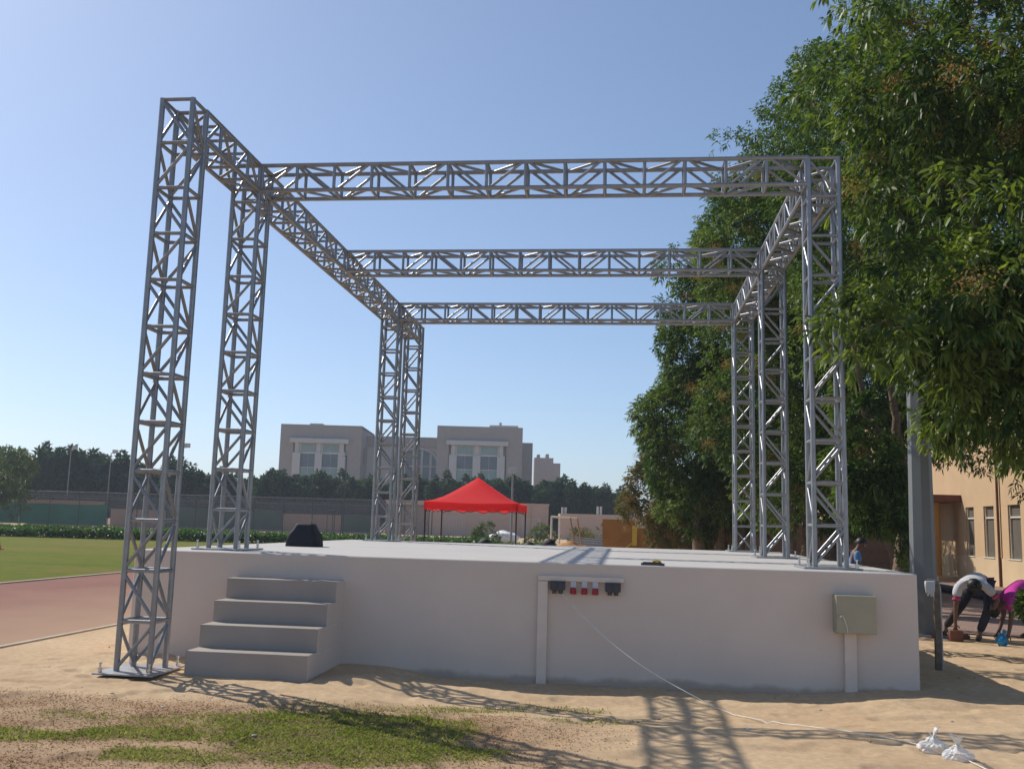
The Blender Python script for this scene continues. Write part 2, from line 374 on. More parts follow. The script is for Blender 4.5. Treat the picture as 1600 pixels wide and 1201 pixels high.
# brown block paving under the trees
mt, t, b = new_mat('block_paving')
tc = t.nodes.new('ShaderNodeTexCoord'); br = t.nodes.new('ShaderNodeTexBrick'); t.links.new(tc.outputs['Object'], br.inputs['Vector'])
br.inputs['Scale'].default_value = 2.5; br.inputs['Color1'].default_value = (.21, .125, .10, 1); br.inputs['Color2'].default_value = (.28, .17, .135, 1); br.inputs['Mortar'].default_value = (.26, .19, .14, 1); br.inputs['Mortar Size'].default_value = .03
t.links.new(br.outputs[0], b.inputs['Base Color']); b.inputs['Roughness'].default_value = .9
bump(t, b, br.outputs['Fac'], -.4, .01)
sheet('paving', [(5.0, 18.0), (5.9, 17.4), (7.4, 17.2), (12.4, 17.0), (12.4, 76), (4.4, 76), (4.4, 30), (4.6, 22)], .006, mt)

# ------------------------------------------------------------------ stage with steps
stage = empty('stage', (0, 0, 0)); tag(stage, 'white painted masonry stage platform with grey steps and steel truss on top', 'stage')
bm = bmesh.new(); bmesh.ops.create_cube(bm, size=1)
for v in bm.verts: v.co = ((SX0+SX1)/2+v.co.x*(SX1-SX0), (SY0+SY1)/2+v.co.y*(SY1-SY0), (ZS-.25)/2+v.co.z*(ZS+.25))
bmesh.ops.bevel(bm, geom=list(bm.edges), offset=.022, segments=3, affect='EDGES', profile=.5)
bm.normal_update()
for f in bm.faces: f.material_index = 1 if f.normal.z > .75 else 0
me = bpy.data.meshes.new('platform'); bm.to_mesh(me); bm.free(); me.materials.append(M['wall_white']); me.materials.append(M['deck_white'])
link('platform', me, None, stage)
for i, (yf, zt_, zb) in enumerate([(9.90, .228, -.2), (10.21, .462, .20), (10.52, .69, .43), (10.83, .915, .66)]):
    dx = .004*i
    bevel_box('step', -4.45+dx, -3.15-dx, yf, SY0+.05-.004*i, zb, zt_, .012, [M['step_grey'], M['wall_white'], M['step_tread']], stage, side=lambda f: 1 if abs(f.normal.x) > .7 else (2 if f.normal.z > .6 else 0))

# ------------------------------------------------------------------ steel truss frame over the stage
TUBES = {}
def member(name, p0, p1, r, parent, mat=None, n=10):
    p0 = Vector(p0); p1 = Vector(p1); L = (p1-p0).length; key = (round(r, 4), round(L, 3), n)
    if key not in TUBES:
        TUBES[key] = MB().tube([(0, 0, 0), (0, 0, L)], r, n).mesh(name, [mat or M['steel']])
    o = bpy.data.objects.new(name, TUBES[key]); COL.objects.link(o); o.parent = parent
    o.matrix_basis = Matrix.Translation(p0) @ (p1-p0).to_track_quat('Z', 'Y').to_matrix().to_4x4()
    return o
RC, RR_, RB = .0305, .0210, .0185
frame = empty('truss_frame', (0, 0, 0)); tag(frame, 'grey steel lattice truss frame of posts and beams spanning over the white stage', 'truss frame')
PLATE = {}
def base_plate(parent, x0, x1, y0, y1, z):
    bevel_box('base_plate', x0, x1, y0, y1, z, z+.018, .003, M['plate'], parent, seg=1)
    for bx, by in ((x0+.06, y0+.05), (x1-.06, y0+.05), (x0+.06, y1-.05), (x1-.06, y1-.05)):
        if 'b' not in PLATE:
            mb = MB(); mb.tube([(0, 0, 0), (0, 0, .085)], .010, 8); mb.tube([(0, 0, .004), (0, 0, .022)], .021, 6); mb.tube([(0, 0, .03), (0, 0, .05)], .019, 6); mb.tube([(0, 0, .085), (0, 0, .1)], .016, 8)
            PLATE['b'] = mb.mesh('anchor_bolt', [M['bolt']])
        o = bpy.data.objects.new('anchor_bolt', PLATE['b']); COL.objects.link(o); o.parent = parent; o.location = (bx, by, z+.018)
def truss_post(x, y, z0, z1, bays, mirror=False, plate=(.15, .15, .17, .2)):
    p = empty('truss_post', (x, y, z0), frame); w_ = TW; H = z1-z0; s = H/bays
    zb = .018
    for cx in (0, w_):
        for cy in (0, w_): member('chord', (cx, cy, zb), (cx, cy, H), RC, p)
    faces = [((0, 0), (w_, 0), 0), ((w_, 0), (w_, w_), 0), ((0, w_), (w_, w_), 1 if mirror else 0), ((0, 0), (0, w_), 1)]
    for (a, b_, fl) in faces:
        for k in range(bays):                       # k counts bays down from the top
            zt_ = H-k*s; zl = max(H-(k+1)*s, zb)
            top = zt_-.012 if k == 0 else zt_
            member('rung', (*a, top), (*b_, top), RR_, p)
            lo, hi = (b_, a) if (k+fl) % 2 == 0 else (a, b_)   # even bays fall from a to b
            d = (zt_-zl); e = .045
            zl2 = zl+(.03 if k == bays-1 else e*.6)
            member('brace', (*lo, zl2), (*hi, zt_-e*.8), RB, p)
    base_plate(p, -plate[0], w_+plate[1], -plate[2], w_+plate[3], 0)
    return p
def truss_beam(p0, axis, length, bays):
    """box truss lying along an axis; p0 is the corner nearest the camera's left at the bottom"""
    p = empty('truss_beam', p0, frame); s = length/bays
    def L(u, v, z): return (u, v, z) if axis == 'x' else (v, u, z)
    for v in (0, TW):
        for z in (0, TD): member('chord', L(0, v, z), L(length, v, z), RC*.92, p)
    faces = [((0, 0), (0, TD), 0), ((TW, 0), (TW, TD), 0), ((0, 0), (TW, 0), 1), ((0, TD), (TW, TD), 1)]
    for (a, b_, fl) in faces:
        for k in range(bays):
            if k > 0: member('rung', L(k*s, *a), L(k*s, *b_), RR_, p)
            lo, hi = (a, b_) if (k+fl) % 2 == 0 else (b_, a)
            member('brace', L(k*s+.04, *lo), L((k+1)*s-.04, *hi), RB, p)
    for u in (.03, length-.03):
        for (a, b_, fl) in faces: member('rung', L(u, *a), L(u, *b_), RR_, p)
    return p
truss_post(XL, YA, .006, ZT, 12, plate=(.16, .13, .19, .19))
truss_post(XL, YB, ZS+.002, ZT, 10)
truss_post(XL, YC, ZS+.002, ZT, 10)
truss_post(XL, YD, .006, ZT, 12)
truss_post(XR, YB, ZS+.002, ZT, 10)
truss_post(XR, YM, ZS+.002, ZT, 10)
truss_post(XR, YC, ZS+.002, ZT, 10, mirror=True)
zb = ZT-TD-.004
truss_beam((XL, YA+TW, zb), 'y', YB-YA-TW, 4)
truss_beam((XL, YB+TW, zb), 'y', YC-YB-TW, 15)
truss_beam((XL, YC+TW, zb), 'y', YD-YC-TW, 4)
truss_beam((XR, YB+TW, zb), 'y', YM-YB-TW, 8)
truss_beam((XR, YM+TW, zb), 'y', YC-YM-TW, 8)
for yy in (YB, YM, YC): truss_beam((XL+TW, yy, zb), 'x', XR-XL-TW, 14)

# ------------------------------------------------------------------ electrical fittings on the stage front
yF = SY0
def on_wall(mb, x0, x1, z0, z1, d, mi=0, y=None): return mb.box(x0, x1, (y or yF)-d, (y or yF)-.001, z0, z1, mi)
tr = empty('cable_trunking', (-.88, yF, 0)); tag(tr, 'white cable trunking running up the wall to the socket row', 'trunking')
bevel_box('vertical_duct', -.055, .055, -.05, -.001, -.2, .985, .006, M['trunking'], tr)
bevel_box('horizontal_duct', -.058, .90, -.045, -.0015, .99, 1.045, .006, M['trunking'], tr)
for (x0, x1, lab) in ((-.80, -.632, 'dark grey twin socket box nearest the vertical trunking with cable plugged in'), (-.188, -.016, 'dark grey twin socket box beside the three red sockets, without cable')):
    s = empty('socket_box', ((x0+x1)/2, yF, .86)); tag(s, lab, 'socket box', 'twin socket boxes on the stage front')
    hw = (x1-x0)/2
    bevel_box('housing', -hw, hw, -.075, -.001, .03, .13, .01, M['grey_box'], s)
    for sx_ in (-.42, .42):
        mb = MB(); mb.tube([(sx_*hw, -.045, .035), (sx_*hw, -.05, -.008)], .024, 12); mb.build('socket_mouth', M['grey_box'], s)
        mb = MB(); mb.box(sx_*hw-.03, sx_*hw+.03, -.083, -.0765, .05, .11); mb.build('flap', M['grey_box'], s)
for i, xx in enumerate((-.541, -.418, -.297)):
    s = empty('red_socket', (xx, yF, .855)); tag(s, ('red industrial socket on the stage front next to the cabled grey box', 'middle one of the three red industrial sockets on the stage front', 'red industrial socket on the stage front next to the uncabled grey box')[i], 'socket', 'red industrial sockets')
    bevel_box('pale_cover', -.032, .032, -.055, -.001, .06, .14, .006, M['clear'], s)
    mb = MB(); mb.tube([(0, -.048, .062), (0, -.062, .0)], [.033, .036], 14); mb.build('red_collar', M['red_plastic'], s)
    mb = MB(); mb.tube([(-.025, -.06, .062), (.025, -.06, .062)], .008, 8); mb.build('hinge', M['red_plastic'], s)
cb = empty('electrical_cabinet', (2.47, yF, .55)); tag(cb, 'beige metal electrical cabinet on the front wall of the stage', 'cabinet')
bevel_box('cabinet_body', -.21, .21, -.17, -.001, 0, .40, .008, M['beige_metal'], cb)
bevel_box('door', -.205, .205, -.19, -.1705, .006, .394, .005, M['beige_metal'], cb)
mb = MB(); mb.tube([(-.17, -.19, .18), (-.17, -.215, .18)], .012, 10); mb.build('lock', M['bolt'], cb)
bevel_box('cable_duct', -.10, .025, -.06, -.0015, -.72, -.002, .006, M['trunking'], cb)
mb = MB(); mb.tube([(-.17, -.20, .185), (-.15, -.215, .19), (-.125, -.212, .14), (-.10, -.20, .05), (-.095, -.198, .01)], .0045, 6)
mb.build('wire', M['cable'], cb)
# white cable hanging from the socket box and running over the sand
def gz1(x, y): return float(sandz(np.array([x]), np.array([y]))[0])
pts = []
A0 = np.array([-.665, yF-.06, .85]); A1 = np.array([.92, 10.0, gz1(.92, 10.0)+.008])
for i in range(25):
    u = i/24; p_ = A0*(1-u)+A1*u; p_[2] -= .16*math.sin(math.pi*u)*(1-u*.35); pts.append(p_)
trail = [(.92, 10.0), (1.12, 9.6), (1.42, 9.2), (1.72, 8.85), (2.02, 8.5), (2.30, 8.2), (2.44, 7.95), (2.55, 7.55), (2.62, 7.0)]
for (x0, y0), (x1, y1) in zip(trail[:-1], trail[1:]):
    for u in np.linspace(.1, 1, 8):
        x = x0+(x1-x0)*u; y = y0+(y1-y0)*u; x += .01*math.sin(y*9); pts.append(np.array([x, y, max(gz1(x+a_, y+b_) for a_ in (-.05, 0, .05) for b_ in (-.06, 0, .06))+.006]))
tag(MB().tube(pts, .0044, 6).build('power_cable', M['cable']), 'thin white cable hanging off the socket box and trailing over the sand', 'cable')
# knotted clear plastic bags lying on the cable
def crumple(name, c, r, seed, label):
    rng = random.Random(seed); bm = bmesh.new(); bmesh.ops.create_icosphere(bm, subdivisions=4, radius=1)
    ph = [rng.uniform(0, 6.28) for _ in range(8)]
    for v in bm.verts:
        x, y, z = v.co; a = math.atan2(y, x)
        k = 1+.10*math.sin(5*a+ph[0]+3*z)+.07*abs(math.sin(9*a+ph[1]-4*z))+.06*math.sin(11*z+ph[2]+2*a)+.05*abs(math.sin(17*a+7*z+ph[3]))+rng.uniform(-.02, .02)
        v.co = (x*r*k*1.1, y*r*k*.9, max(z*k*r*.8, -.3*r))
        if v.co.z > r*.4: v.co.x *= .6; v.co.y *= .7
    me = bpy.data.meshes.new(name); bm.to_mesh(me); bm.free()
    o = link(name, me, M['wrap'], None, (c[0], c[1], gz1(c[0], c[1])+.3*r)); tag(o, label, 'plastic bag', 'clear plastic bags on the cable')
    mb = MB()
    for i in range(11):                                # loose film ends above the knot
        a = rng.uniform(0, 6.28); l = rng.uniform(.6, 1.1)*r
        d = np.array([math.cos(a)*.55, math.sin(a)*.55, .9])*l; s_ = np.array([-math.sin(a), math.cos(a), .2])*.28*r; o_ = np.array([0, 0, .75*r])
        mb.add([o_-s_*.2, o_+s_*.2, o_+d+s_, o_+d*1.1-s_*.7], [(0, 1, 2, 3)])
    mb.build('film_ends', M['wrap'], o)
crumple('plastic_bag', (2.37, 8.1), .095, 4, 'clear crumpled plastic bag on the cable, the one with the tall tuft')
crumple('plastic_bag', (2.46, 7.82), .09, 9, 'clear crumpled plastic bag on the cable, nearest the bottom edge of the picture')

# ------------------------------------------------------------------ things on the deck
def covered_speaker():
    bm = bmesh.new(); n = 40; rows = []
    prof = [(0, .235, .20), (.10, .225, .19), (.17, .215, .175), (.24, .165, .14), (.31, .135, .105), (.335, .12, .09)]
    rng = random.Random(2)
    for z, hx, hy in prof:
        row = []
        for i in range(n):
            a = 2*math.pi*i/n; c_, s_ = math.cos(a), math.sin(a); k = 1/max(abs(c_), abs(s_))**.92
            fold = 1+.035*math.sin(a*11+z*3)*max(0, 1-z*3)+.012*math.sin(a*23)
            row.append(bm.verts.new((hx*c_*k*fold+.05*z, hy*s_*k*fold, z)))
        rows.append(row)
    for r0, r1 in zip(rows[:-1], rows[1:]):
        for i in range(n): bm.faces.new((r0[i], r0[(i+1) % n], r1[(i+1) % n], r1[i]))
    bm.faces.new(rows[-1])
    me = bpy.data.meshes.new('covered_speaker'); bm.to_mesh(me); bm.free(); smooth(me)
    return me
o = link('covered_speaker', covered_speaker(), M['black_cloth'], None, (-4.72, 14.35, ZS+.001)); tag(o, 'wedge monitor speaker under a black cloth at the edge of the deck', 'speaker')
mb = MB(); rng = random.Random(8)
mb.box(-.13, .13, -.05, .06, 0, .022); mb.box(-.11, .10, -.045, .05, .0225, .034)
o = mb.build('tool_pouch', M['grey_box'], None, (.335, 11.235, ZS+.001)); tag(o, 'flat dark grey pouch with a yellow strip on the front edge of the deck', 'pouch')
mb = MB(); mb.tube([(.0, -.02, .041), (.05, -.035, .052), (.085, -.02, .042)], .012, 8); mb.build('yellow_strip', M['yellow'], o)

# ------------------------------------------------------------------ standpipe post with rag, floodlight mast
s = empty('tap_post', (3.83, 12.77, gz1(3.83, 12.77)-.05)); tag(s, 'short weathered post with a tap and a white rag beside the stage corner', 'post')
bevel_box('post_shaft', -.033, .033, -.033, .033, 0, 1.08, .006, M['old_wood'], s)
mb = MB(); mb.tube([(.045, -.01, .02), (.045, -.01, 1.02), (.02, -.02, 1.12), (-.05, -.03, 1.12), (-.08, -.03, 1.05)], .013, 8); mb.build('pipe', M['plate'], s)
mb = MB(); mb.tube([(-.08, -.03, 1.09), (-.08, -.03, 1.03)], .02, 8); mb.tube([(-.11, -.03, 1.13), (-.05, -.03, 1.13)], .008, 6); mb.build('tap', M['plate'], s)
mb = MB(); rng = random.Random(3)
for i in range(6):
    x0 = -.13+.018*i; l = rng.uniform(.10, .2)
    mb.tube([(x0+.03, .035, 1.095), (x0, -.05, 1.10), (x0-.004, -.062, 1.04), (x0+.002, -.058, 1.09-l)], [.016, .018, .015, .008], 7)
mb.build('rag', M['rag'], s)
mast = empty('floodlight_mast', (4.92, 17.05, 0)); tag(mast, 'tall grey octagonal steel mast rising into the foliage beside the stage', 'mast')
mb = MB(); n = 8; Hm = 8.2; vs = []
for z, r_ in ((-.1, .215), (Hm, .13)):
    for j in range(n):
        a = R(22.5+9)+2*math.pi*j/n; vs.append((r_*math.cos(a), r_*math.sin(a), z))
mb.add(vs, [(j, (j+1) % n, n+(j+1) % n, n+j) for j in range(n)]); mb.add(vs[n:], [tuple(range(n))])
mb.build('shaft', M['grey_mast'], mast)
bevel_box('base_flange', -.28, .28, -.28, .28, -.02, .02, .004, M['plate'], mast, seg=1)
mb = MB(); mb.tube([(0, 0, Hm), (0, 0, Hm+.05)], .17, 8); mb.build('cap', M['grey_mast'], mast)

# ------------------------------------------------------------------ foliage builders
def unit(v): return v/(np.linalg.norm(v, axis=-1, keepdims=True)+1e-9)
def leaves_mesh(name, P, A, L, W, tint, rng, mat, near=False, droop=.25):
    """one mesh of many bent leaves: base points P, directions A, lengths L, widths W"""
    N = len(P); A = unit(A)
    ref = np.tile(np.array([0, 0, 1.0]), (N, 1))+rng.normal(0, .55, (N, 3))
    S = unit(np.cross(A, ref)); Nn = np.cross(S, A)
    L = L[:, None]; W = W[:, None]; dz = np.zeros((N, 3)); dz[:, 2] = -1
    if near:
        V = np.stack([P, P+A*L*.32+S*W*.5-Nn*W*.08+dz*L*droop*.08, P+A*L*.32-S*W*.5-Nn*W*.08+dz*L*droop*.08,
                      P+A*L*.68+S*W*.38+dz*L*droop*.42, P+A*L*.68-S*W*.38+dz*L*droop*.42, P+A*L*.96+dz*L*droop*1.0], 1)
        T = np.array([[0, 2, 1], [1, 2, 4], [1, 4, 3], [3, 4, 5]])
    else:
        V = np.stack([P, P+A*L*.45+S*W*.5+Nn*W*.12, P+A*L+dz*L*droop, P+A*L*.45-S*W*.5+Nn*W*.12], 1)
        T = np.array([[0, 2, 1], [0, 3, 2]])
    k = V.shape[1]; idx = (np.arange(N)[:, None, None]*k+T[None]).reshape(-1)
    me = bpy.data.meshes.new(name); me.vertices.add(N*k); me.vertices.foreach_set('co', V.astype(np.float32).ravel())
    nf = len(idx)//3
    me.loops.add(len(idx)); me.loops.foreach_set('vertex_index', idx.astype(np.int32))
    me.polygons.add(nf); me.polygons.foreach_set('loop_start', np.arange(0, 3*nf, 3, dtype=np.int32)); me.polygons.foreach_set('loop_total', np.full(nf, 3, dtype=np.int32))
    me.update(calc_edges=True)
    me.attributes.new('tint', 'FLOAT', 'POINT').data.foreach_set('value', np.repeat(tint, k).astype(np.float32))
    if near: smooth(me)
    me.materials.append(mat); return me
def sphere_dirs(n, rng): return unit(rng.normal(0, 1, (n, 3)))
def crown_points(ells, nclump, nsprig, rng, csize=(.26, .42), inner=.12, cut=.62):
    """sprigs on clumps that sit on the surface of a union of ellipsoids"""
    E_ = np.array(ells, float); area = (E_[:, 3]*E_[:, 4]*E_[:, 5])**(2/3); pr = area/area.sum()
    ci = rng.choice(len(E_), nclump, p=pr); d = sphere_dirs(nclump, rng)
    cc = E_[ci, :3]+d*E_[ci, 3:]*rng.uniform(.72, .98, (nclump, 1))
    cr = rng.uniform(*csize, nclump)*np.minimum(E_[ci, 3], E_[ci, 5])
    si = rng.choice(nclump, nsprig, p=cr**2/(cr**2).sum())
    sd_ = unit(sphere_dirs(nsprig, rng)+.55*unit(d[si])+np.array([0, 0, .25]))
    Pp = cc[si]+sd_*cr[si][:, None]*np.clip(1-np.abs(rng.normal(0, .22, (nsprig, 1))), .2, 1.1)*np.array([1, 1, 1.1])
    keep = np.ones(nsprig, bool)
    for e in E_:
        keep &= (((Pp-e[:3])/e[3:])**2).sum(1) > cut**2
    keep |= rng.random(nsprig) < inner
    ax = unit(sd_*.8+rng.normal(0, .35, (nsprig, 3))+np.array([0, 0, .1]))
    ctint = rng.uniform(0, 1, nclump)
    return Pp[keep], ax[keep], ctint[si][keep]
def sprig_leaves(Pp, ax, ct, K, L, W, rng, stem=.22, spread=1.0, down=.25):
    n = len(Pp); Kk = n*K
    B = np.repeat(Pp, K, 0); A = np.repeat(ax, K, 0); u = np.tile(np.linspace(.15, 1, K), n)[:, None]
    rad = unit(np.cross(A, sphere_dirs(Kk, rng)))
    D = unit(A*(.25+.55*u)+rad*spread*(1.05-.5*u)+np.array([0, 0, -down]))
    Lk = L*rng.uniform(.65, 1.15, Kk); Wk = W*rng.uniform(.75, 1.2, Kk)
    tint = np.clip(np.repeat(ct, K)*.6+rng.uniform(0, .6, Kk)-.1, 0, 1)**1.5
    return B+A*u*stem, D, Lk, Wk, tint
def crown(name, parent, ells, nclump, nsprig, K, L, W, mat, seed, near=False, stem=.22, csize=(.26, .42), inner=.12, down=.25, cut=.62, droop=.25):
    rng = np.random.default_rng(seed)
    Pp, ax, ct = crown_points(ells, nclump, nsprig, rng, csize, inner, cut)
    B, D, Lk, Wk, ti = sprig_leaves(Pp, ax, ct, K, L, W, rng, stem, 1.0, down)
    return link(name, leaves_mesh(name, B, D, Lk, Wk, ti, rng, mat, near, droop), None, parent), (Pp, ax)
def blossoms(parent, Pp, ax, n, rng, size=.22, k=110, leaf=.035):
    fr = np.flatnonzero(ax[:, 1] < -.15); ch = rng.choice(fr, n); pick = Pp[ch]+ax[ch]*.40+np.array([0, -.10, -.08])
    P = np.repeat(pick, k, 0)+rng.normal(0, size*.5, (n*k, 3))*np.array([1, 1, .7])
    D = sphere_dirs(n*k, rng)
    return link('blossom', leaves_mesh('blossom', P, D, np.full(n*k, leaf), np.full(n*k, leaf*.8), rng.uniform(0, 1, n*k), rng, M['blossom']), None, parent)
def limb(mb, pts, r0, r1, rng, n=9, wob=.016):
    pts = [np.array(p, float) for p in pts]; out = []; rs = []
    segs = 5
    for i in range(len(pts)-1):
        for k in range(segs):
            u = k/segs; out.append(pts[i]*(1-u)+pts[i+1]*u+rng.normal(0, wob, 3)*(.3 if (i == 0 and k == 0) else 1))
    out.append(pts[-1]); m_ = len(out)
    for i in range(m_): rs.append(r0+(r1-r0)*i/(m_-1))
    mb.tube(out, rs, n); return mb

# ------------------------------------------------------------------ the trees beside the stage
def big_tree(name, label, base, trunks, ells, seed, nclump, nsprig, K, L, W, mat, near=False, bl=0, bark='bark', csize=(.26, .42), stem=.22, group='trees beside the stage', down=.25, bsize=.22, bleaf=.035, inner=.12, droop=.25):
    t_ = empty(name, (base[0], base[1], 0)); tag(t_, label, 'tree', group)
    rng = np.random.default_rng(seed+1)
    off = np.array([base[0], base[1], 0])
    mb = MB()
    for pts, r0, r1 in trunks: limb(mb, [np.array(p)-off for p in pts], r0, r1, rng)
    mb.build('trunk', M[bark], t_)
    E_ = [(e[0]-base[0], e[1]-base[1], e[2], *e[3:]) for e in ells]
    c_, Pp = crown('crown', t_, E_, nclump, nsprig, K, L, W, mat, seed, near, stem, csize, inner, down, .62, droop)
    if bl: blossoms(t_, Pp[0], Pp[1], bl, rng, bsize, 170, bleaf)
    return t_
# near tree at the right edge, crown hanging over the picture
big_tree('broadleaf_tree', 'large leafy tree in front at the edge, long leaves and ochre blossom hanging down',
    (6.9, 15.2), [([(6.9, 15.2, -.1), (6.75, 15.1, 1.6), (6.6, 14.9, 3.4), (6.4, 14.7, 6.5)], .20, .09), ([(6.6, 14.9, 3.2), (5.6, 14.4, 5.0), (4.5, 13.9, 6.8)], .10, .03), ([(6.65, 15, 2.9), (7.6, 14.2, 4.6), (8.4, 13.4, 6.4)], .11, .03), ([(6.6, 14.9, 3.4), (5.6, 14.0, 4.3), (4.6, 13.4, 4.6)], .06, .02), ([(5.6, 14.0, 4.3), (4.3, 12.5, 4.3), (3.0, 11.2, 3.9)], .04, .012)],
    [(5.9, 14.2, 6.6, 2.3, 2.4, 2.6), (5.2, 13.7, 8.8, 2.0, 2.2, 2.2), (6.6, 13.0, 5.6, 1.9, 1.9, 2.2), (7.6, 13.2, 8.6, 2.4, 2.4, 2.6), (4.95, 13.9, 4.9, 1.05, 1.0, .85), (6.0, 13.2, 4.0, 1.1, 1.1, 1.0), (4.3, 14.0, 7.2, 1.05, 1.2, 1.3), (7.3, 14.2, 4.2, 1.4, 1.4, 1.2), (5.1, 12.6, 7.6, 1.3, 1.3, 1.5), (3.75, 14.5, 5.9, 1.0, 1.0, 1.25), (3.55, 14.3, 7.6, 1.0, 1.0, 1.3), (3.4, 14.0, 4.1, .75, .7, .6), (2.95, 11.15, 3.80, .52, .42, .36), (4.05, 11.6, 4.7, 1.05, .9, 1.1), (4.75, 11.8, 3.55, .75, .7, .55), (4.0, 13.9, 9.3, 1.0, 1.0, 1.2), (4.3, 12.2, 6.3, .9, .9, 1.1)],
    11, 330, 16500, 9, .155, .042, M['leaf_near'], near=True, bl=170, bsize=.24, bleaf=.036, bark='bark_pale', stem=.24, down=.45, csize=(.22, .40), inner=.22, droop=.35)
nt_ = [o for o in COL.objects if o.name == 'broadleaf_tree'][0]
LOW = [(2.62, 11.0, 3.85, .38, .36, .40), (3.3, 11.5, 4.15, .5, .45, .4), (4.25, 12.4, 3.55, .95, .8, .6), (4.9, 12.9, 3.20, .8, .7, .55), (3.9, 12.0, 4.50, .8, .7, .6), (4.6, 12.2, 4.40, .9, .8, .6)]
crown('low_boughs', nt_, [(e[0]-6.9, e[1]-15.2, *e[2:]) for e in LOW], 80, 2700, 8, .15, .04, M['leaf_near'], 15, True, .2, (.3, .55), .35, .4, .5, .35)
mbb = MB(); rg = np.random.default_rng(3)
for e in LOW[::2]: limb(mbb, [(5.6-6.9, 14.0-15.2, 4.6), ((5.2+e[0])/2-6.9, (13.4+e[1])/2-15.2, (4.6+e[2])/2+.15), (e[0]-6.9, e[1]-15.2, e[2])], .03, .008, rg, 6, .01)
mbb.build('branch', M['bark'], nt_)
# tree whose forked trunk stands behind the stage corner
big_tree('broadleaf_tree', 'tree with leaning forked brown trunk just behind the stage corner and mast',
    (5.95, 22.4), [([(5.95, 22.4, -.1), (6.05, 22.4, 1.2), (6.35, 22.5, 2.6), (6.45, 22.5, 4.6), (6.3, 22.4, 7.5)], .22, .08), ([(6.2, 22.4, 2.2), (6.0, 22.2, 3.4), (5.85, 22.1, 4.6), (5.5, 22, 6.5)], .13, .05), ([(5.85, 22.2, 3.3), (5.25, 22.0, 4.2), (4.9, 21.9, 6.3), (4.7, 22, 7.5)], .075, .03)],
    [(6.2, 22.4, 8.0, 2.4, 2.3, 2.8), (5.3, 21.9, 6.4, 1.6, 1.5, 1.6), (7.6, 22.0, 5.2, 1.6, 1.5, 1.7), (5.2, 21.6, 10.2, 1.9, 1.9, 2.2), (7.9, 22.4, 9.5, 2.2, 2.2, 2.6), (5.15, 21.5, 2.55, .62, .6, .95), (5.0, 21.6, 3.6, .55, .5, .6), (8.3, 22.0, 3.4, 1.2, 1.1, .9)],
    23, 190, 8200, 8, .15, .042, M['leaf_mid'], bl=60, csize=(.24, .42), inner=.2)
ft = [o for o in COL.objects if o.name == 'broadleaf_tree.001'][0]
crown('low_boughs', ft, [(e[0]-5.95, e[1]-22.4, *e[2:]) for e in ((5.1, 21.5, 3.1, .55, .45, .6), (5.2, 21.5, 2.3, .65, .5, .6), (4.95, 21.6, 4.0, .5, .45, .5), (5.45, 21.5, 1.75, .4, .4, .35))], 30, 1500, 8, .15, .042, M['leaf_mid'], 29, False, .2, (.3, .5), .3, .3, .5, .3)
big_tree('broadleaf_tree', 'tall dense tree directly behind the two rear right truss posts',
    (4.6, 28.0), [([(4.6, 28, -.1), (4.55, 28, 3), (4.5, 28, 8)], .22, .1), ([(4.9, 28.1, -.1), (5.2, 28.2, 3), (5.6, 28.3, 7)], .16, .07)],
    [(4.3, 28, 9.4, 2.1, 2.0, 3.0), (3.5, 27.8, 8.6, 1.5, 1.5, 2.4), (5.4, 28, 10.3, 1.8, 1.8, 3.0), (4.2, 27.8, 4.8, 2.1, 2.0, 2.9), (4.9, 27.8, 12.3, 1.15, 1.15, 1.7), (5.6, 27.8, 4.4, 1.6, 1.6, 2.6), (3.4, 27.6, 11.0, .9, .9, 1.2), (3.0, 27.6, 11.9, .8, .8, 1.1), (2.8, 27.6, 10.2, .75, .75, 1.2), (4.1, 27.8, 11.9, .9, .9, 1.1)],
    37, 260, 14500, 7, .15, .045, M['leaf_mid'], bl=70, csize=(.22, .38), inner=.25)
big_tree('broadleaf_tree', 'tallest dark green tree, behind the front right truss corner, top leaving the picture',
    (7.2, 27.0), [([(7.2, 27, -.1), (7.1, 27, 3), (7.2, 27, 8)], .24, .1), ([(7.0, 27, 1.2), (6.3, 26.8, 4), (6.0, 26.8, 7)], .12, .05)],
    [(7.0, 27, 10, 2.3, 2.2, 3.2), (6.2, 26.7, 13.4, 1.7, 1.7, 2.4), (7.9, 27, 13.2, 2.0, 2.0, 3.0), (7.4, 26.8, 6.2, 2.3, 2.0, 2.4), (6.1, 26.6, 5.4, 1.3, 1.3, 1.9), (8.8, 27.2, 5.6, 1.7, 1.7, 1.9), (6.6, 26.4, 11.0, 1.4, 1.4, 2.0)],
    41, 230, 12500, 7, .15, .045, M['leaf_mid'], bl=40, csize=(.24, .4), inner=.25)
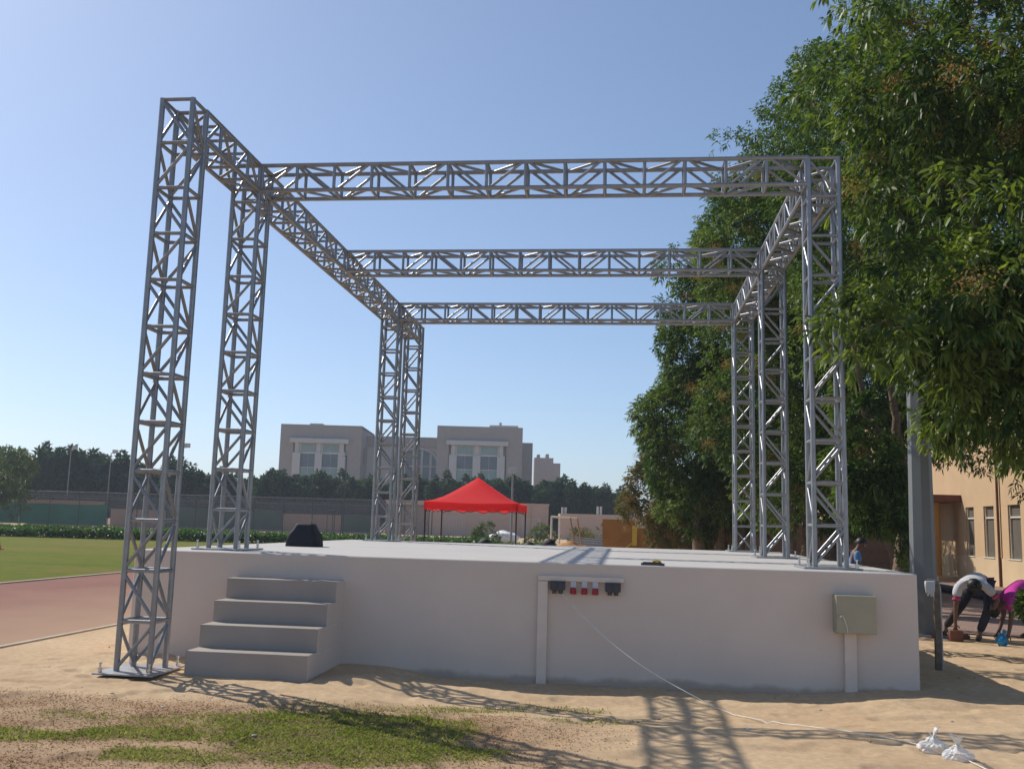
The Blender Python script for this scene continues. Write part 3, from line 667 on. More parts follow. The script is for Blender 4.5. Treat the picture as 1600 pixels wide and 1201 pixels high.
big_tree('broadleaf_tree', 'rounded green tree behind the rear of the stage, foliage reaching almost to the ground',
    (2.50, 33.5), [([(2.50, 33.5, -.1), (2.55, 33.5, 3), (2.55, 33.5, 7)], .24, .1), ([(3.15, 33.6, -.1), (3.35, 33.6, 3), (3.55, 33.6, 6)], .18, .08), ([(3.85, 33.2, -.1), (3.95, 33.2, 3), (3.95, 33.2, 6)], .12, .06)],
    [(2.75, 33.4, 4.8, 1.95, 1.9, 2.5), (3.35, 33.4, 8.0, 1.9, 1.9, 2.7), (2.05, 33.2, 4.0, 1.25, 1.25, 1.6), (2.35, 33.2, 7.1, 1.2, 1.2, 1.5), (4.25, 33.2, 4.6, 1.7, 1.7, 2.5), (4.45, 33.2, 8.2, 1.5, 1.5, 2.8), (2.70, 33.2, 10.2, 1.0, 1.0, 1.2), (1.75, 33.1, 10.4, .75, .7, .85), (3.55, 33.3, 10.8, 1.2, 1.2, 1.3), (2.0, 33.2, 9.3, .85, .8, .8), (2.7, 32.9, 2.5, 1.5, 1.4, 1.1), (4.2, 32.8, 2.7, 1.5, 1.4, 1.2), (1.9, 32.9, 2.6, 1.0, 1.0, 1.0)],
    53, 320, 19500, 7, .17, .052, M['leaf_mid'], bl=50, csize=(.22, .38), inner=.25)
big_tree('olive_tree', 'low olive-brown bushy tree over the rubble at the edge of the green tree',
    (1.25, 36.5), [([(1.65, 36.5, -.1), (1.55, 36.5, 1.3), (1.25, 36.5, 2.4)], .12, .05), ([(2.25, 36.2, -.1), (2.35, 36.2, 1.2), (2.55, 36.2, 2.2)], .12, .05)],
    [(1.25, 36.3, 2.9, 1.0, 1.0, .9), (1.85, 36.2, 2.0, 1.2, 1.1, .95), (2.75, 36.0, 1.8, 1.2, 1.1, .9), (0.80, 36.3, 2.2, .7, .7, .7), (1.35, 36.2, 3.9, .6, .6, .6)],
    61, 80, 4200, 7, .15, .05, M['leaf_dry'], bl=60, csize=(.28, .5), inner=.25)
# fill of darker foliage between trunks further back
for i, (bx, by, r_, hh, lab) in enumerate([(6.6, 32.5, 2.0, 9.5, 'dark tree further back between the mast and the truss corner'), (8.0, 57, 2.8, 10.5, 'far dark tree in the row alongside the ochre building'), (5.0, 43, 2.6, 9, 'dark background tree behind the middle truss post')]):
    big_tree('broadleaf_tree', lab, (bx, by), [([(bx, by, -.1), (bx, by, 3), (bx+.2, by, 6)], .22, .1)],
        [(bx, by, hh*.58, r_, r_, hh*.36), (bx-r_*.5, by, hh*.75, r_*.6, r_*.6, hh*.2), (bx+r_*.5, by-.3, hh*.48, r_*.7, r_*.7, hh*.25)], 70+i, 90, 4200, 7, .2, .06, M['leaf_mid'], csize=(.3, .45), inner=.25)

# bush and pot plant by the right edge
bx, by = 5.72, 14.0
t_ = empty('shrub', (bx, by, gz1(bx, by))); tag(t_, 'leafy green shrub at the edge in front of the stooping people', 'shrub')
mb = MB(); rng = np.random.default_rng(5)
for k in range(6):
    a = k*1.05; limb(mb, [(0.03*math.cos(a), .03*math.sin(a), -.05), (.12*math.cos(a), .12*math.sin(a), .35), (.3*math.cos(a), .3*math.sin(a), .85)], .022, .008, rng, 6, .01)
mb.build('stem', M['bark'], t_)
crown('crown', t_, [(.05, 0, .62, .36, .36, .34), (.15, -.1, .38, .32, .32, .26), (.02, .1, .85, .2, .2, .18), (.1, 0, .14, .22, .25, .14)], 40, 620, 8, .11, .038, M['leaf_near'], 91, True, .1, (.28, .5), .3, .2)
# slender shrub beside the forked trunk
t_ = empty('shrub', (6.1, 21.3, 0)); tag(t_, 'sparse upright shrub growing at the foot of the forked trunk', 'shrub')
mb = MB()
for k in range(4):
    a = k*1.6; limb(mb, [(0, 0, 0), (.1*math.cos(a), .1*math.sin(a), .8), (.2*math.cos(a), .2*math.sin(a), 1.6)], .02, .006, rng, 6, .015)
mb.build('stem', M['bark'], t_)
crown('crown', t_, [(0, 0, 1.0, .3, .3, .8)], 16, 160, 7, .12, .035, M['leaf_near'], 93, True, .12, (.3, .5), .3, .1)

# ------------------------------------------------------------------ ochre building along the right side (facade faces -X)
ob = empty('ochre_building', (12.4, 36, 0)); tag(ob, 'sunlit ochre building with tall windows and round columns behind the trees', 'building')
win = []                                            # (y0, y1)
for y0, y1 in ((32.60, 33.62), (34.85, 35.80), (36.75, 37.60)): win.append((y0, y1))
for y0 in (28.4, 30.5, 43.2, 45.4, 47.6, 51.5, 53.7, 55.9, 60, 62.2, 64.4): win.append((y0, y0+.95))
win.sort()
def wall_with_windows(ob, y_lo, y_hi, z0, z1, zs0, zs1, wins):
    mb = MB(); ys_ = [y_lo]+[v for a in wins for v in a]+[y_hi]
    mb.box(0, .35, y_lo-36, y_hi-36, zs1, z1)
    for a, b_ in zip(ys_[0::2], ys_[1::2]): mb.box(0, .35, a-36, b_-36, zs0, zs1-.002)
    return mb
mb = wall_with_windows(ob, 24, 70, 0, 7.2, .94, 2.66, win); mb.build('wall', M['ochre_wall'], ob)
mb = MB(); mb.box(-.03, .35, -12, 34, -.2, .935); mb.build('plinth', M['ochre_base'], ob)
mb = MB(); mb.box(-.25, .9, -12.2, 34.2, 7.2, 7.5); mb.build('roof_edge', M['roof_brown'], ob)
for (y0, y1) in win:
    wn = MB(); wn.box(.10, .14, y0-36, y1-36, .94, 2.66)
    wn = wn.build('window', M['shutter'], ob)
    f_ = MB(); f_.box(.045, .098, y0-36, y1-36, 2.24, 2.29); f_.box(.045, .098, y0-36, y0-36+.05, .9405, 2.6595); f_.box(.045, .098, y1-36-.05, y1-36, .9405, 2.6595); f_.build('frame', M['frame_white'], wn)
    f_ = MB(); f_.box(-.055, .095, y0-36-.05, y1-36+.05, .905, .9395); f_.build('sill', M['frame_white'], wn)
mb = MB(); mb.tube([(-.07, -1.7, 0), (-.07, -1.7, 7.1)], .045, 8); mb.build('downpipe', M['roof_brown'], ob)
for cy_ in (38.7, 41.4, 44.1):
    mb = MB(); mb.tube([(-.85, cy_-36, 0), (-.85, cy_-36, 2.85)], .28, 20); mb.tube([(-.85, cy_-36, 0), (-.85, cy_-36, .12)], .33, 20); mb.build('column', M['ochre_col'], ob)
mb = MB(); mb.box(-1.3, -.002, 2.0, 9.2, 2.86, 3.12); mb.build('porch_roof', M['roof_brown'], ob)
mb = MB(); mb.box(-1.2, -.032, 2.1, 9.0, -.1, .14); mb.build('porch_floor', M['ochre_base'], ob)
# planting bed stones and a dark mulch bed before the columns
rng = random.Random(12)
for i in range(6):
    x = 11.0+rng.uniform(-.2, .2); y = 37.0+i*.75; s_ = rng.uniform(.14, .24)
    mb = MB().ball((0, 0, s_*.5), (s_, s_*.9, s_*.7), 9, 6, 0, .1, rng)
    tag(mb.build('edging_stone', M['pale_stone'], None, (x, y, .0)), 'pale rounded stone lying along the bed before the ochre columns', 'stone', 'edging stones before the columns')
tag(MB().tube([(9.25, 31.2, .12), (9.25, 28.0, .12), (9.35, 25.0, .12)], .11, 12).build('drain_pipe', M['black']), 'long black pipe lying on the brown paving behind the stooping people', 'pipe')
# boundary fence in the shade behind the rear right trees
fz = empty('boundary_fence', (2.6, 40, 0)); tag(fz, 'brown board fence in the shade under the trees behind the stage', 'fence')
M['board'] = basic('brown_board', (.20, .145, .11), .85, 0, .25, 3)
me_b = MB().box(-.1485, .1485, -.015, .015, 0, 1.9).mesh('board', [M['board']])
for i in range(34):
    o = bpy.data.objects.new('board', me_b); COL.objects.link(o); o.parent = fz; o.location = (i*.3-1.0, .004*(i % 2), .02*(i % 3))
bevel_box('gate_post', -.05, .05, -.2, -.1, 0, 2.1, .005, M['white_paint'], fz)
MB().box(-1.2, 9.2, .02, .06, .4, .5).build('rail', M['board'], fz)

# ------------------------------------------------------------------ red canopy tent
tx, ty = spot(741, 29.3)
tent = empty('canopy_tent', (tx, ty+1.4, 0)); tag(tent, 'red pop-up canopy tent on black legs standing behind the stage', 'tent')
hw = 1.40; ze = 2.22; zp = 3.02; n = 13; vs = []; fs = []
for i in range(n):
    for j in range(n):
        u = -1+2*i/(n-1); v = -1+2*j/(n-1); k = 1-max(abs(u), abs(v))
        z = ze+(zp-ze)*(k**1.35)-.025*math.sin(math.pi*min(1, k*1.6))*(1-abs(abs(u)-abs(v)))
        if k == 0: z -= .03*math.cos(math.pi*(u if abs(v) == 1 else v)*.5)**2
        vs.append((u*hw, v*hw, z))
fs = [(i*n+j, (i+1)*n+j, (i+1)*n+j+1, i*n+j+1) for i in range(n-1) for j in range(n-1)]
mb = MB(); mb.add(vs, fs, 0, True); mb.build('canopy', M['tent_red'], tent)
mb = MB()
for side in range(4):
    row = []
    for k in range(17):
        u = -1+2*k/16; sag = .03*math.cos(math.pi*u*.5)**2
        x, y = {0: (u, -1), 1: (1, u), 2: (-u, 1), 3: (-1, -u)}[side]
        scal = .035*abs(math.sin(u*math.pi*2))
        row += [(x*hw*1.006, y*hw*1.006, ze-sag+.004), (x*hw*1.01, y*hw*1.01, ze-sag-.25+scal)]
    mb.add(row, [(2*k, 2*k+1, 2*k+3, 2*k+2) for k in range(16)], 0, True)
mb.build('valance', M['tent_red'], tent)
for sx_ in (-1, 1):
    for sy_ in (-1, 1): bevel_box('leg', sx_*(hw-.03)-.02, sx_*(hw-.03)+.02, sy_*(hw-.03)-.02, sy_*(hw-.03)+.02, 0, ze-.04, .004, M['black'], tent, seg=1)
for side in range(4):
    c_, s_ = math.cos(side*math.pi/2), math.sin(side*math.pi/2)
    for k in range(4):
        a = -hw+.05+k*(2*hw-.1)/4; b_ = a+(2*hw-.1)/4; z0_, z1_ = (ze-.30, ze-.08) if k % 2 == 0 else (ze-.08, ze-.30)
        for (zz0, zz1) in ((z0_, z1_), (z1_, z0_)):
            p0 = (a*c_+(hw-.03)*s_, a*s_-(hw-.03)*c_, zz0); p1 = (b_*c_+(hw-.03)*s_, b_*s_-(hw-.03)*c_, zz1)
            member('scissor_bar', p0, p1, .009, tent, M['black'], 6)

# ------------------------------------------------------------------ sandy yard behind: goal frame, sand heap, rubble, sacks
gx0, gy0 = spot(867, 45)
g = empty('goal_frame', (gx0, gy0, 0)); tag(g, 'small white and rusty metal goal frame seen from the side by the sand heap', 'goal')
member('post', (0, 0, 0), (0, 0, 2.0), .045, g, M['white_paint']); member('post', (.18, 3.0, 0), (.18, 3.0, 2.0), .045, g, M['white_paint'])
member('crossbar', (0, 0, 2.0), (.18, 3.0, 2.0), .045, g, M['white_paint'])
for dx_, dy_ in ((0, 0), (.18, 3.0)):
    member('top_bar', (dx_, dy_, 2.0), (dx_+.85, dy_, 1.98), .035, g, M['white_paint']); member('rear_brace', (dx_+.85, dy_, 1.98), (dx_+1.2, dy_, 0), .035, g, M['rust']); member('ground_bar', (dx_, dy_, .04), (dx_+1.2, dy_, .04), .03, g, M['rust'])
member('ground_bar', (1.2, 0, .05), (1.38, 3.0, .05), .03, g, M['rust'])
def mound(name, c, rx, ry, h_, mat, label, cat, seed, n=26):
    vs = []; xs_ = np.linspace(-1, 1, n)
    X, Y = np.meshgrid(xs_, xs_); rr = np.sqrt(X**2+Y**2)
    Z = h_*np.clip(1-rr**1.7, 0, 1)*(.65+.7*fbm(X*2.2+seed, Y*2.2, seed))+.12*h_*(fbm(X*7, Y*7, seed+3)-.5)*(rr < 1)-.03
    V = np.stack([X*rx, Y*ry, Z], -1).reshape(-1, 3)
    mb = MB(); mb.add(V, [(i*n+j, i*n+j+1, (i+1)*n+j+1, (i+1)*n+j) for i in range(n-1) for j in range(n-1)], 0, True)
    o = mb.build(name, mat, None, (c[0], c[1], 0)); tag(o, label, cat); return o
mound('sand_heap', spot(900, 41), 1.5, 1.3, 1.05, M['pile'], 'heap of orange sand behind the goal frame', 'sand heap', 3)
mound('earth_heap', spot(843, 50), 1.6, 1.2, .5, M['pile'], 'low mound of earth between the tent and the goal', 'earth mound', 8)
rng = random.Random(44)
for i, (px, d, s_, lab) in enumerate(((764, 26, .17, 'black sack behind the deck edge under the tent middle'), (833, 27, .2, 'black sack behind the deck edge at the right tent leg'), (864, 28, .2, 'round black sack behind the deck edge by the goal post'))):
    x, y = spot(px, d); zt_ = {0: 1.22, 1: 1.14, 2: 1.22}[i]
    mb = MB().ball((0, 0, zt_-s_), (s_, s_*.9, s_), 12, 8, 0, .08, rng); mb.tube([(0, 0, 0), (0, 0, zt_-s_)], [s_*.9, s_*.85], 10)
    tag(mb.build('black_sack', M['rubber'], None, (x, y, 0)), lab, 'sack', 'black sacks behind the stage')
# rubble strip: small pieces as one mass, larger pieces singly
rub = MB(); rng = random.Random(7)
for i in range(420):
    px = rng.uniform(935, 1120); d = rng.uniform(48, 58); x, y = spot(px, d); s_ = rng.uniform(.07, .26)
    z_ = .25+.6*math.sin((px-930)/195*math.pi)*rng.random()
    rub.ball((x, y, z_+s_*.4), (s_*rng.uniform(.7, 1.6), s_, s_*rng.uniform(.4, .9)), 5, 3, 0, .25, rng)
o = rub.build('rubble', M['rubble']); smooth(o.data, False); tag(o, 'scattered grey rubble and building waste under the trees behind the stage', 'rubble', kind='stuff')
mound('rubble_mound', spot(1025, 53), 5.0, 3.5, .95, M['rubble'], 'low grey mound of waste beneath the rubble pieces', 'mound', 5)
for px, d, mt_, sz, nm, lab, cat in ((997, 49, 'cone', .26, 'red_sack', 'red sack lying on the rubble', 'sack'), (978, 49.5, 'white_sheet', .22, 'white_sack', 'white sack on the rubble next to the red one', 'sack'), (1061, 48.5, 'white_sheet', .15, 'white_bag', 'small white bag at the dark end of the rubble', 'bag'), (1030, 49, 'rubber', .42, 'dark_sack', 'large dark sack in the middle of the rubble', 'sack')):
    x, y = spot(px, d); tag(MB().ball((0, 0, sz*.5), (sz*1.2, sz, sz*.62), 10, 7, 0, .12, rng).build(nm, M[mt_] if mt_ != 'cone' else M['red_plastic'], None, (x, y, .48)), lab, cat)
# ochre skip / board enclosure under the olive tree
sk = empty('ochre_skip', (*spot(985, 46), 0)); tag(sk, 'ochre metal skip standing half hidden under the olive tree', 'skip')
mb = MB(); prof = [(-1.15, 1.95), (-1.15, .9), (-.85, .35), (-.45, .12), (2.6, .12), (2.6, 1.6), (.35, 1.6), (.3, 1.95)]
nn = len(prof); mb.add([(x, -.9, z) for x, z in prof]+[(x, .9, z) for x, z in prof], [tuple(range(nn)), tuple(range(2*nn-1, nn-1, -1))]+[(i, i+nn, (i+1) % nn+nn, (i+1) % nn) for i in range(nn)])
mb.build('body', M['ochre_board'], sk)
mb = MB(); mb.box(.2, .42, -.98, -.902, .8, 1.7); mb.tube([(-.5, -.94, .3), (.25, -.94, .95)], .04, 6); mb.build('rib', M['yellow'], sk)
# long grey pipes / boards stacked behind the goal
for i in range(5):
    x, y = spot(885+3*i, 50+.5*i); tag(MB().tube([(x, y, .55+.11*i), (x+2.6, y+.2, .42+.1*i)], .06, 7).build('scaffold_pipe', M['pole']), 'grey pipe in the stack lying behind the goal frame', 'pipe', 'pipes stacked behind the goal')
for i, (px, d, lab) in enumerate(((767, 75, 'grey-green bush before the pink wall, behind the tent middle'), (850, 72, 'grey-green bush before the pink wall, beside the goal'), (911, 78, 'thin bush before the pink wall behind the stacked pipes'), (945, 60, 'sparse bush at the ochre skip'))):
    x, y = spot(px, d); t_ = empty('bush', (x, y, 0)); tag(t_, lab, 'bush', 'bushes in the yard')
    MB().tube([(0, 0, -.05), (0, 0, .5)], .05, 6).build('stem', M['bark'], t_)
    crown('crown', t_, [(0, 0, .75, 1.0, .8, .8), (.5, 0, .5, .7, .6, .5)], 20, 420, 5, .22, .07, M['leaf_dry'] if i > 1 else M['leaf_lime'], 120+i, False, .15, (.3, .5), .3, 0)
x, y = spot(793, 78)
o = MB().ball((0, 0, .5), (1.2, .7, .55), 12, 7, 0, .2, random.Random(2)).build('white_tarpaulin', M['white_sheet'], None, (x, y, 0)); tag(o, 'crumpled white sheet heap near the pink wall behind the tent', 'sheet')

# ------------------------------------------------------------------ far side of the field: hedge, fences, walls, trees, buildings
rng = np.random.default_rng(200)
n = 46000; tpx = rng.uniform(-140, 945, n); dd = rng.uniform(61.5, 66.0, n)
hm = np.where(tpx > 775, .12, 1.0)
keep = rng.random(n) < hm; tpx = tpx[keep]; dd = dd[keep]; n = len(tpx)
lat = (tpx-800)/F_PX*dd; P = FWD[None]*dd[:, None]+RGT[None]*lat[:, None]
P[:, 2] = rng.random(n)**.6*(.42+.22*fbm(P[:, 0]*.45, P[:, 1]*.45, 8)+.12*vnoise(P[:, 0]*1.7, P[:, 1]*1.7, 3))*np.where(tpx > 775, .6, 1)
D = unit(sphere_dirs(n, rng)+np.array([0, -.3, .6]))
o = link('hedge', leaves_mesh('hedge', P, D, rng.uniform(.16, .34, n), rng.uniform(.09, .16, n), np.clip(fbm(P[:, 0]*.6, P[:, 1]*.6, 4)*1.2-.2+rng.uniform(-.2, .2, n), 0, 1), rng, M['hedge']))
tag(o, 'low bright green ground-cover hedge along the far edge of the field', 'hedge', kind='stuff')

def along(px, d, z=0): x, y = spot(px, d); return Vector((x, y, z))
FA = math.atan2(RGT[1], RGT[0])                     # direction of lines parallel to the picture
fence = empty('court_fence', (*spot(0, 105), 0), None, FA); tag(fence, 'tall sports court fence with green windscreen cloth beyond the field', 'fence')
step = 3.1; nb = 15
H_f = 3.35
pm = MB().tube([(0, 0, 0), (0, 0, H_f)], .05, 6).mesh('post', [M['pole_dark']])
for i in range(-3, nb+1):
    o = bpy.data.objects.new('post', pm); COL.objects.link(o); o.parent = fence; o.location = (i*step, 0, 0)
for i in range(-3, nb):
    px_mid = 0+(i+.5)*step/105*F_PX
    if i < 4: mt_, hgt = M['screen'], 2.45
    elif 6 <= i < 10: mt_, hgt = M['screen_dark'], 2.45
    elif i == 12: mt_, hgt = M['screen_dark'], 2.2
    else: mt_, hgt = None, 0
    MB().box(i*step+.06, (i+1)*step-.06, .03, .036, .25, H_f-.03).build('chain_link_panel', M['chain'], fence)
    if mt_:
        mb = MB(); k = 9
        vs = []
        for a in range(k):
            u = a/(k-1); vs += [(i*step+.05+u*(step-.1), -.06-.015*math.sin(u*9+i), .35+.02*math.sin(u*7+i*2)), (i*step+.05+u*(step-.1), -.06-.01*math.sin(u*8+i), hgt+.03*math.sin(u*6+i*3))]
        mb.add(vs, [(2*a, 2*a+2, 2*a+3, 2*a+1) for a in range(k-1)], 0, True); mb.build('windscreen', mt_, fence)
MB().tube([(-3*step, 0, H_f), (nb*step, 0, H_f)], .035, 6).build('top_rail', M['pole_dark'], fence)
f2 = empty('rear_fence', (*spot(0, 122), 0), None, FA); tag(f2, 'thin grey wire fence standing behind the court fence', 'fence')
for i in range(-2, 17): 
    o = bpy.data.objects.new('post', pm); COL.objects.link(o); o.parent = f2; o.location = (i*3.4, 0, 0); o.scale = (1, 1, 1.22)
MB().box(-6.8, 54.4, .03, .036, 2.0, 4.1).build('chain_link_panel', M['chain'], f2)
for zz in (3.4, 4.1): MB().tube([(-6.8, 0, zz), (54.4, 0, zz)], .03, 6).build('rail', M['pole'], f2)
wl = empty('pink_wall', (*spot(185, 114), 0), None, FA); tag(wl, 'low pinkish boundary wall seen through the court fence', 'wall')
MB().box(0, 31, 0, .25, 0, 2.0).build('wall_body', M['pink_wall'], wl); MB().box(-.05, 31.05, -.04, .29, 2.0, 2.12).build('coping', M['pink_wall'], wl)
sh = empty('orange_shed', (*spot(55, 116), 0), None, FA); tag(sh, 'long low building with orange wall top visible above the green windscreen', 'shed')
MB().box(0, 7.8, 0, 3, 0, 2.85).build('wall_body', M['pink_wall_edge'], sh); MB().box(-.1, 7.9, -.1, 3.1, 2.85, 2.95).build('roof', M['pink_wall'], sh)
dg = empty('metal_gate', (*spot(520, 100), 0), None, FA); tag(dg, 'narrow dark metal gate frame beside the court fence', 'gate')
for xx in (0, .55, .75): member('upright', (xx, 0, 0), (xx, 0, 2.5), .045, dg, M['pole_dark'], 6)
member('top_bar', (0, 0, 2.5), (.75, 0, 2.5), .045, dg, M['pole_dark'], 6)
# pinkish utility buildings behind the tent
ub = empty('utility_building', (*spot(610, 122), 0), None, FA); tag(ub, 'long flat pink utility building with shutters behind the red tent', 'building')
W_ = (862-610)/F_PX*122
MB().box(0, W_, 0, 6, 0, 4.0).build('wall', M['pink_wall'], ub); MB().box(-.1, W_+.1, -.1, 6.1, 4.0, 4.2).build('parapet', M['pink_wall'], ub)
for px_, w_ in ((652, 1.6), (700, 2.6), (755, 1.0), (820, 2.4)):
    x0 = (px_-610)/F_PX*122; s_ = MB()
    s_.box(x0, x0+w_, -.06, -.002, 0, 2.4)
    s_ = s_.build('shutter', M['bld_light'], ub)
    sl = MB()
    for k in range(int(w_/.2)): sl.box(x0+k*.2+.03, x0+k*.2+.15, -.085, -.061, .05, 2.35)
    sl.build('slat', M['pink_wall'], s_)
MB().box(W_-2.2, W_-2.1, -.12, -.002, 0, 3.9).build('corner_strip', M['pink_wall_edge'], ub)
MB().box(W_-9.0, W_-7.5, 1, 2, 4.2, 4.8).build('roof_box', M['bld_light'], ub)
u2 = empty('low_annex', (*spot(880, 118), 0), None, FA); tag(u2, 'lower pink annex with white roof pipes behind the goal', 'building')
MB().box(0, 11, 0, 5, 0, 3.05).build('wall', M['pink_wall'], u2)
for px_, hh in ((884, .75), (889, .75), (939, .95), (944, .95)):
    x0 = (px_-880)/F_PX*118; MB().tube([(x0, .6, 3.05), (x0, .6, 3.05+hh)], .13, 8).build('roof_pipe', M['bld_white'], u2)
# light poles
def light_pole(px, d, h_, label, mat, r=.07, arm=-.5):
    x, y = spot(px, d); p_ = empty('light_pole', (x, y, 0), None, FA); tag(p_, label, 'light pole', 'light poles')
    MB().tube([(0, 0, 0), (0, 0, h_)], [r, r*.7], 8).build('shaft', M[mat], p_)
    MB().tube([(0, 0, h_-.05), (arm, 0, h_)], r*.5, 6).build('arm', M[mat], p_)
    bevel_box('lamp_head', arm-.3, arm+.25, -.22, .22, h_-.02, h_+.42, .03, M['lamp'], p_)
light_pole(545, 102, 8.2, 'dark light pole in front of the pale building, left of the rear truss posts', 'pole_dark')
light_pole(289, 102, 8.6, 'light pole whose lamp shows beside the front left truss post', 'pole_dark', .07, .45)
light_pole(805, 70, 5.2, 'grey light pole rising behind the right side of the red tent', 'pole', .09, 0)
light_pole(115, 125, 9.6, 'light pole before the dark trees on the far left', 'pole', .08, .5)
light_pole(178, 125, 9.2, 'light pole before the dark trees nearest the front left truss post', 'pole', .08, .5)
# row of trees
def plume_crown(seed, n, h_, r_):
    rng = np.random.default_rng(seed); npl = 15
    pa = rng.uniform(0, 6.28, npl); pr = r_*np.sqrt(rng.uniform(0, 1, npl)); ph = h_*(1-.30*(pr/r_)**1.3)*rng.uniform(.84, 1.0, npl)
    k = rng.integers(0, npl, n); u = rng.random(n)**.75
    z = .08*h_+u*(ph[k]-.08*h_); wd = r_*.36*np.clip(1.15-u**3, .12, 1)
    a = rng.uniform(0, 6.28, n); rr = wd*np.sqrt(rng.uniform(.25, 1, n))
    P = np.stack([pr[k]*np.cos(pa[k])+rr*np.cos(a), pr[k]*np.sin(pa[k])+rr*np.sin(a), z], 1)
    D = unit(np.stack([np.cos(a)*.6, np.sin(a)*.6, np.full(n, .75)], 1)+rng.normal(0, .4, (n, 3)))
    return leaves_mesh('crown', P, D, rng.uniform(.35, .75, n), rng.uniform(.16, .3, n), np.clip(rng.random(npl)[k]*.6+rng.uniform(0, .4, n), 0, 1), rng, M['leaf_far'], droop=.15)
ROW = [plume_crown(300+i, 5200, 8.0, 2.2) for i in range(5)]
tk = MB().tube([(0, 0, -.1), (0, 0, 2.5)], [.16, .1], 7).mesh('trunk', [M['bark']])
rnd = random.Random(77)
def row_tree(px, d, s_, label, k=None):
    x, y = spot(px, d); t_ = empty('row_tree', (x, y, 0), None, rnd.uniform(0, 6.28)); tag(t_, label, 'tree', 'trees in the far row')
    zz = s_*rnd.uniform(.95, 1.05)
    for nm, me_ in (('trunk', tk), ('crown', ROW[rnd.randrange(5) if k is None else k])):
        o = bpy.data.objects.new(nm, me_); COL.objects.link(o); o.parent = t_; o.scale = (s_*1.05, s_*1.05, zz)
px = -75
while px < 985:
    if px < 210: s_ = 1.40
    elif px < 300: s_ = 1.20
    elif px < 430: s_ = 1.06
    elif px < 900: s_ = 1.10
    else: s_ = 1.0
    row_tree(px, 141+rnd.uniform(-2.5, 2.5), s_*rnd.uniform(.93, 1.05), 'tall dark green tree in the dense row beyond the fences and sheds')
    px += rnd.uniform(17, 24)
ltx, lty = spot(8, 98); t_ = empty('lime_tree', (ltx, lty, 0)); tag(t_, 'yellow-green tree before the dark row at the far left edge', 'tree')
MB().tube([(0, 0, -.1), (0, 0, 3)], [.2, .12], 8).build('trunk', M['bark'], t_)
crown('crown', t_, [(0, 0, 5.0, 2.6, 2.2, 2.4), (1.6, 0, 4.4, 1.6, 1.4, 1.2), (-1.5, 0, 4.2, 2, 1.8, 2), (2.3, 0, 2.6, 1.2, 1, 1.2)], 60, 1500, 6, .42, .14, M['leaf_lime'], 401, False, .3, (.3, .5), .25, .1)

# pale school building beyond the trees
DB = 190.0; PXM = DB/F_PX
bl = empty('pale_building', (*spot(440, DB), 0), None, FA); tag(bl, 'pale stone building with two projecting wings rising behind the far tree row', 'building')
def bx(px): return (px-440)*PXM
def zy(py, px): return EYE+(819+.0282*(px-819)-py)*PXM
def wing(x0, x1, top, y0, y1, opens, name='wing_wall'):
    """front wall with a recessed bay of glass"""
    a, b_, zt_ = opens; mb = MB()
    mb.box(x0, a, y0, y0+.5, 0, top); mb.box(b_, x1, y0, y0+.5, 0, top); mb.box(a, b_, y0, y0+.5, zt_, top-.001)
    mb.box(a, b_, y0+.51, y0+.8, 0, zt_+.3); mb.box(x0, x0+.5, y0+.501, y1, 0, top); mb.box(x1-.5, x1, y0+.501, y1, 0, top); mb.box(x0, x1, y0+.55, y1, top-.6, top-.05)
    return mb.build(name, M['bld_wall'], bl)
topL = zy(664, 500); topR = zy(667, 750)
wing(bx(440), bx(567), topL, 0, 18, (bx(461), bx(543), zy(693, 500)))
wing(bx(685), bx(819), topR, 0, 18, (bx(704), bx(794), zy(697, 750)))
def bay(pxs, py_lin, pxc):
    x0, x1 = bx(pxs[0]), bx(pxs[-1]); zl = zy(py_lin, pxc)
    MB().box(x0-.6, x1+.6, -.75, -.001, zl-.1, zl+.75).build('lintel', M['bld_white'], bl)
    zm = zl-2.0
    for i in range(0, len(pxs), 2):
        a, b_ = bx(pxs[i]), bx(pxs[i+1])
        p_ = MB(); p_.box(a, b_, -.4, .3, 0, zm); p_.box(a+.35, b_-.35, -.2, .3, zm, zl-.101); p_.build('pilaster', M['bld_white'], bl)
    for i in range(1, len(pxs)-1, 2):
        a, b_ = bx(pxs[i]), bx(pxs[i+1])
        wn = MB(); wn.box(a-.34, b_+.34, .32, .4, zm-9, zl-.11); wn = wn.build('window', M['frame_white'], bl)
        mid = (a+b_)/2
        for (u0, u1) in ((a+.02, mid-.04), (mid+.04, b_-.02)):
            for (z0_, z1_, g_) in ((zm+.15, zl-.25, 'glass_green'), (zm-2.7, zm-.15, 'glass'), (zm-5.6, zm-2.85, 'glass_green')):
                MB().box(u0, u1, .25, .318, z0_, z1_).build('pane', M[g_], wn)
bay([461, 473, 496, 507, 532, 543], 692, 500); bay([705, 717, 742, 754, 780, 792], 696, 750)
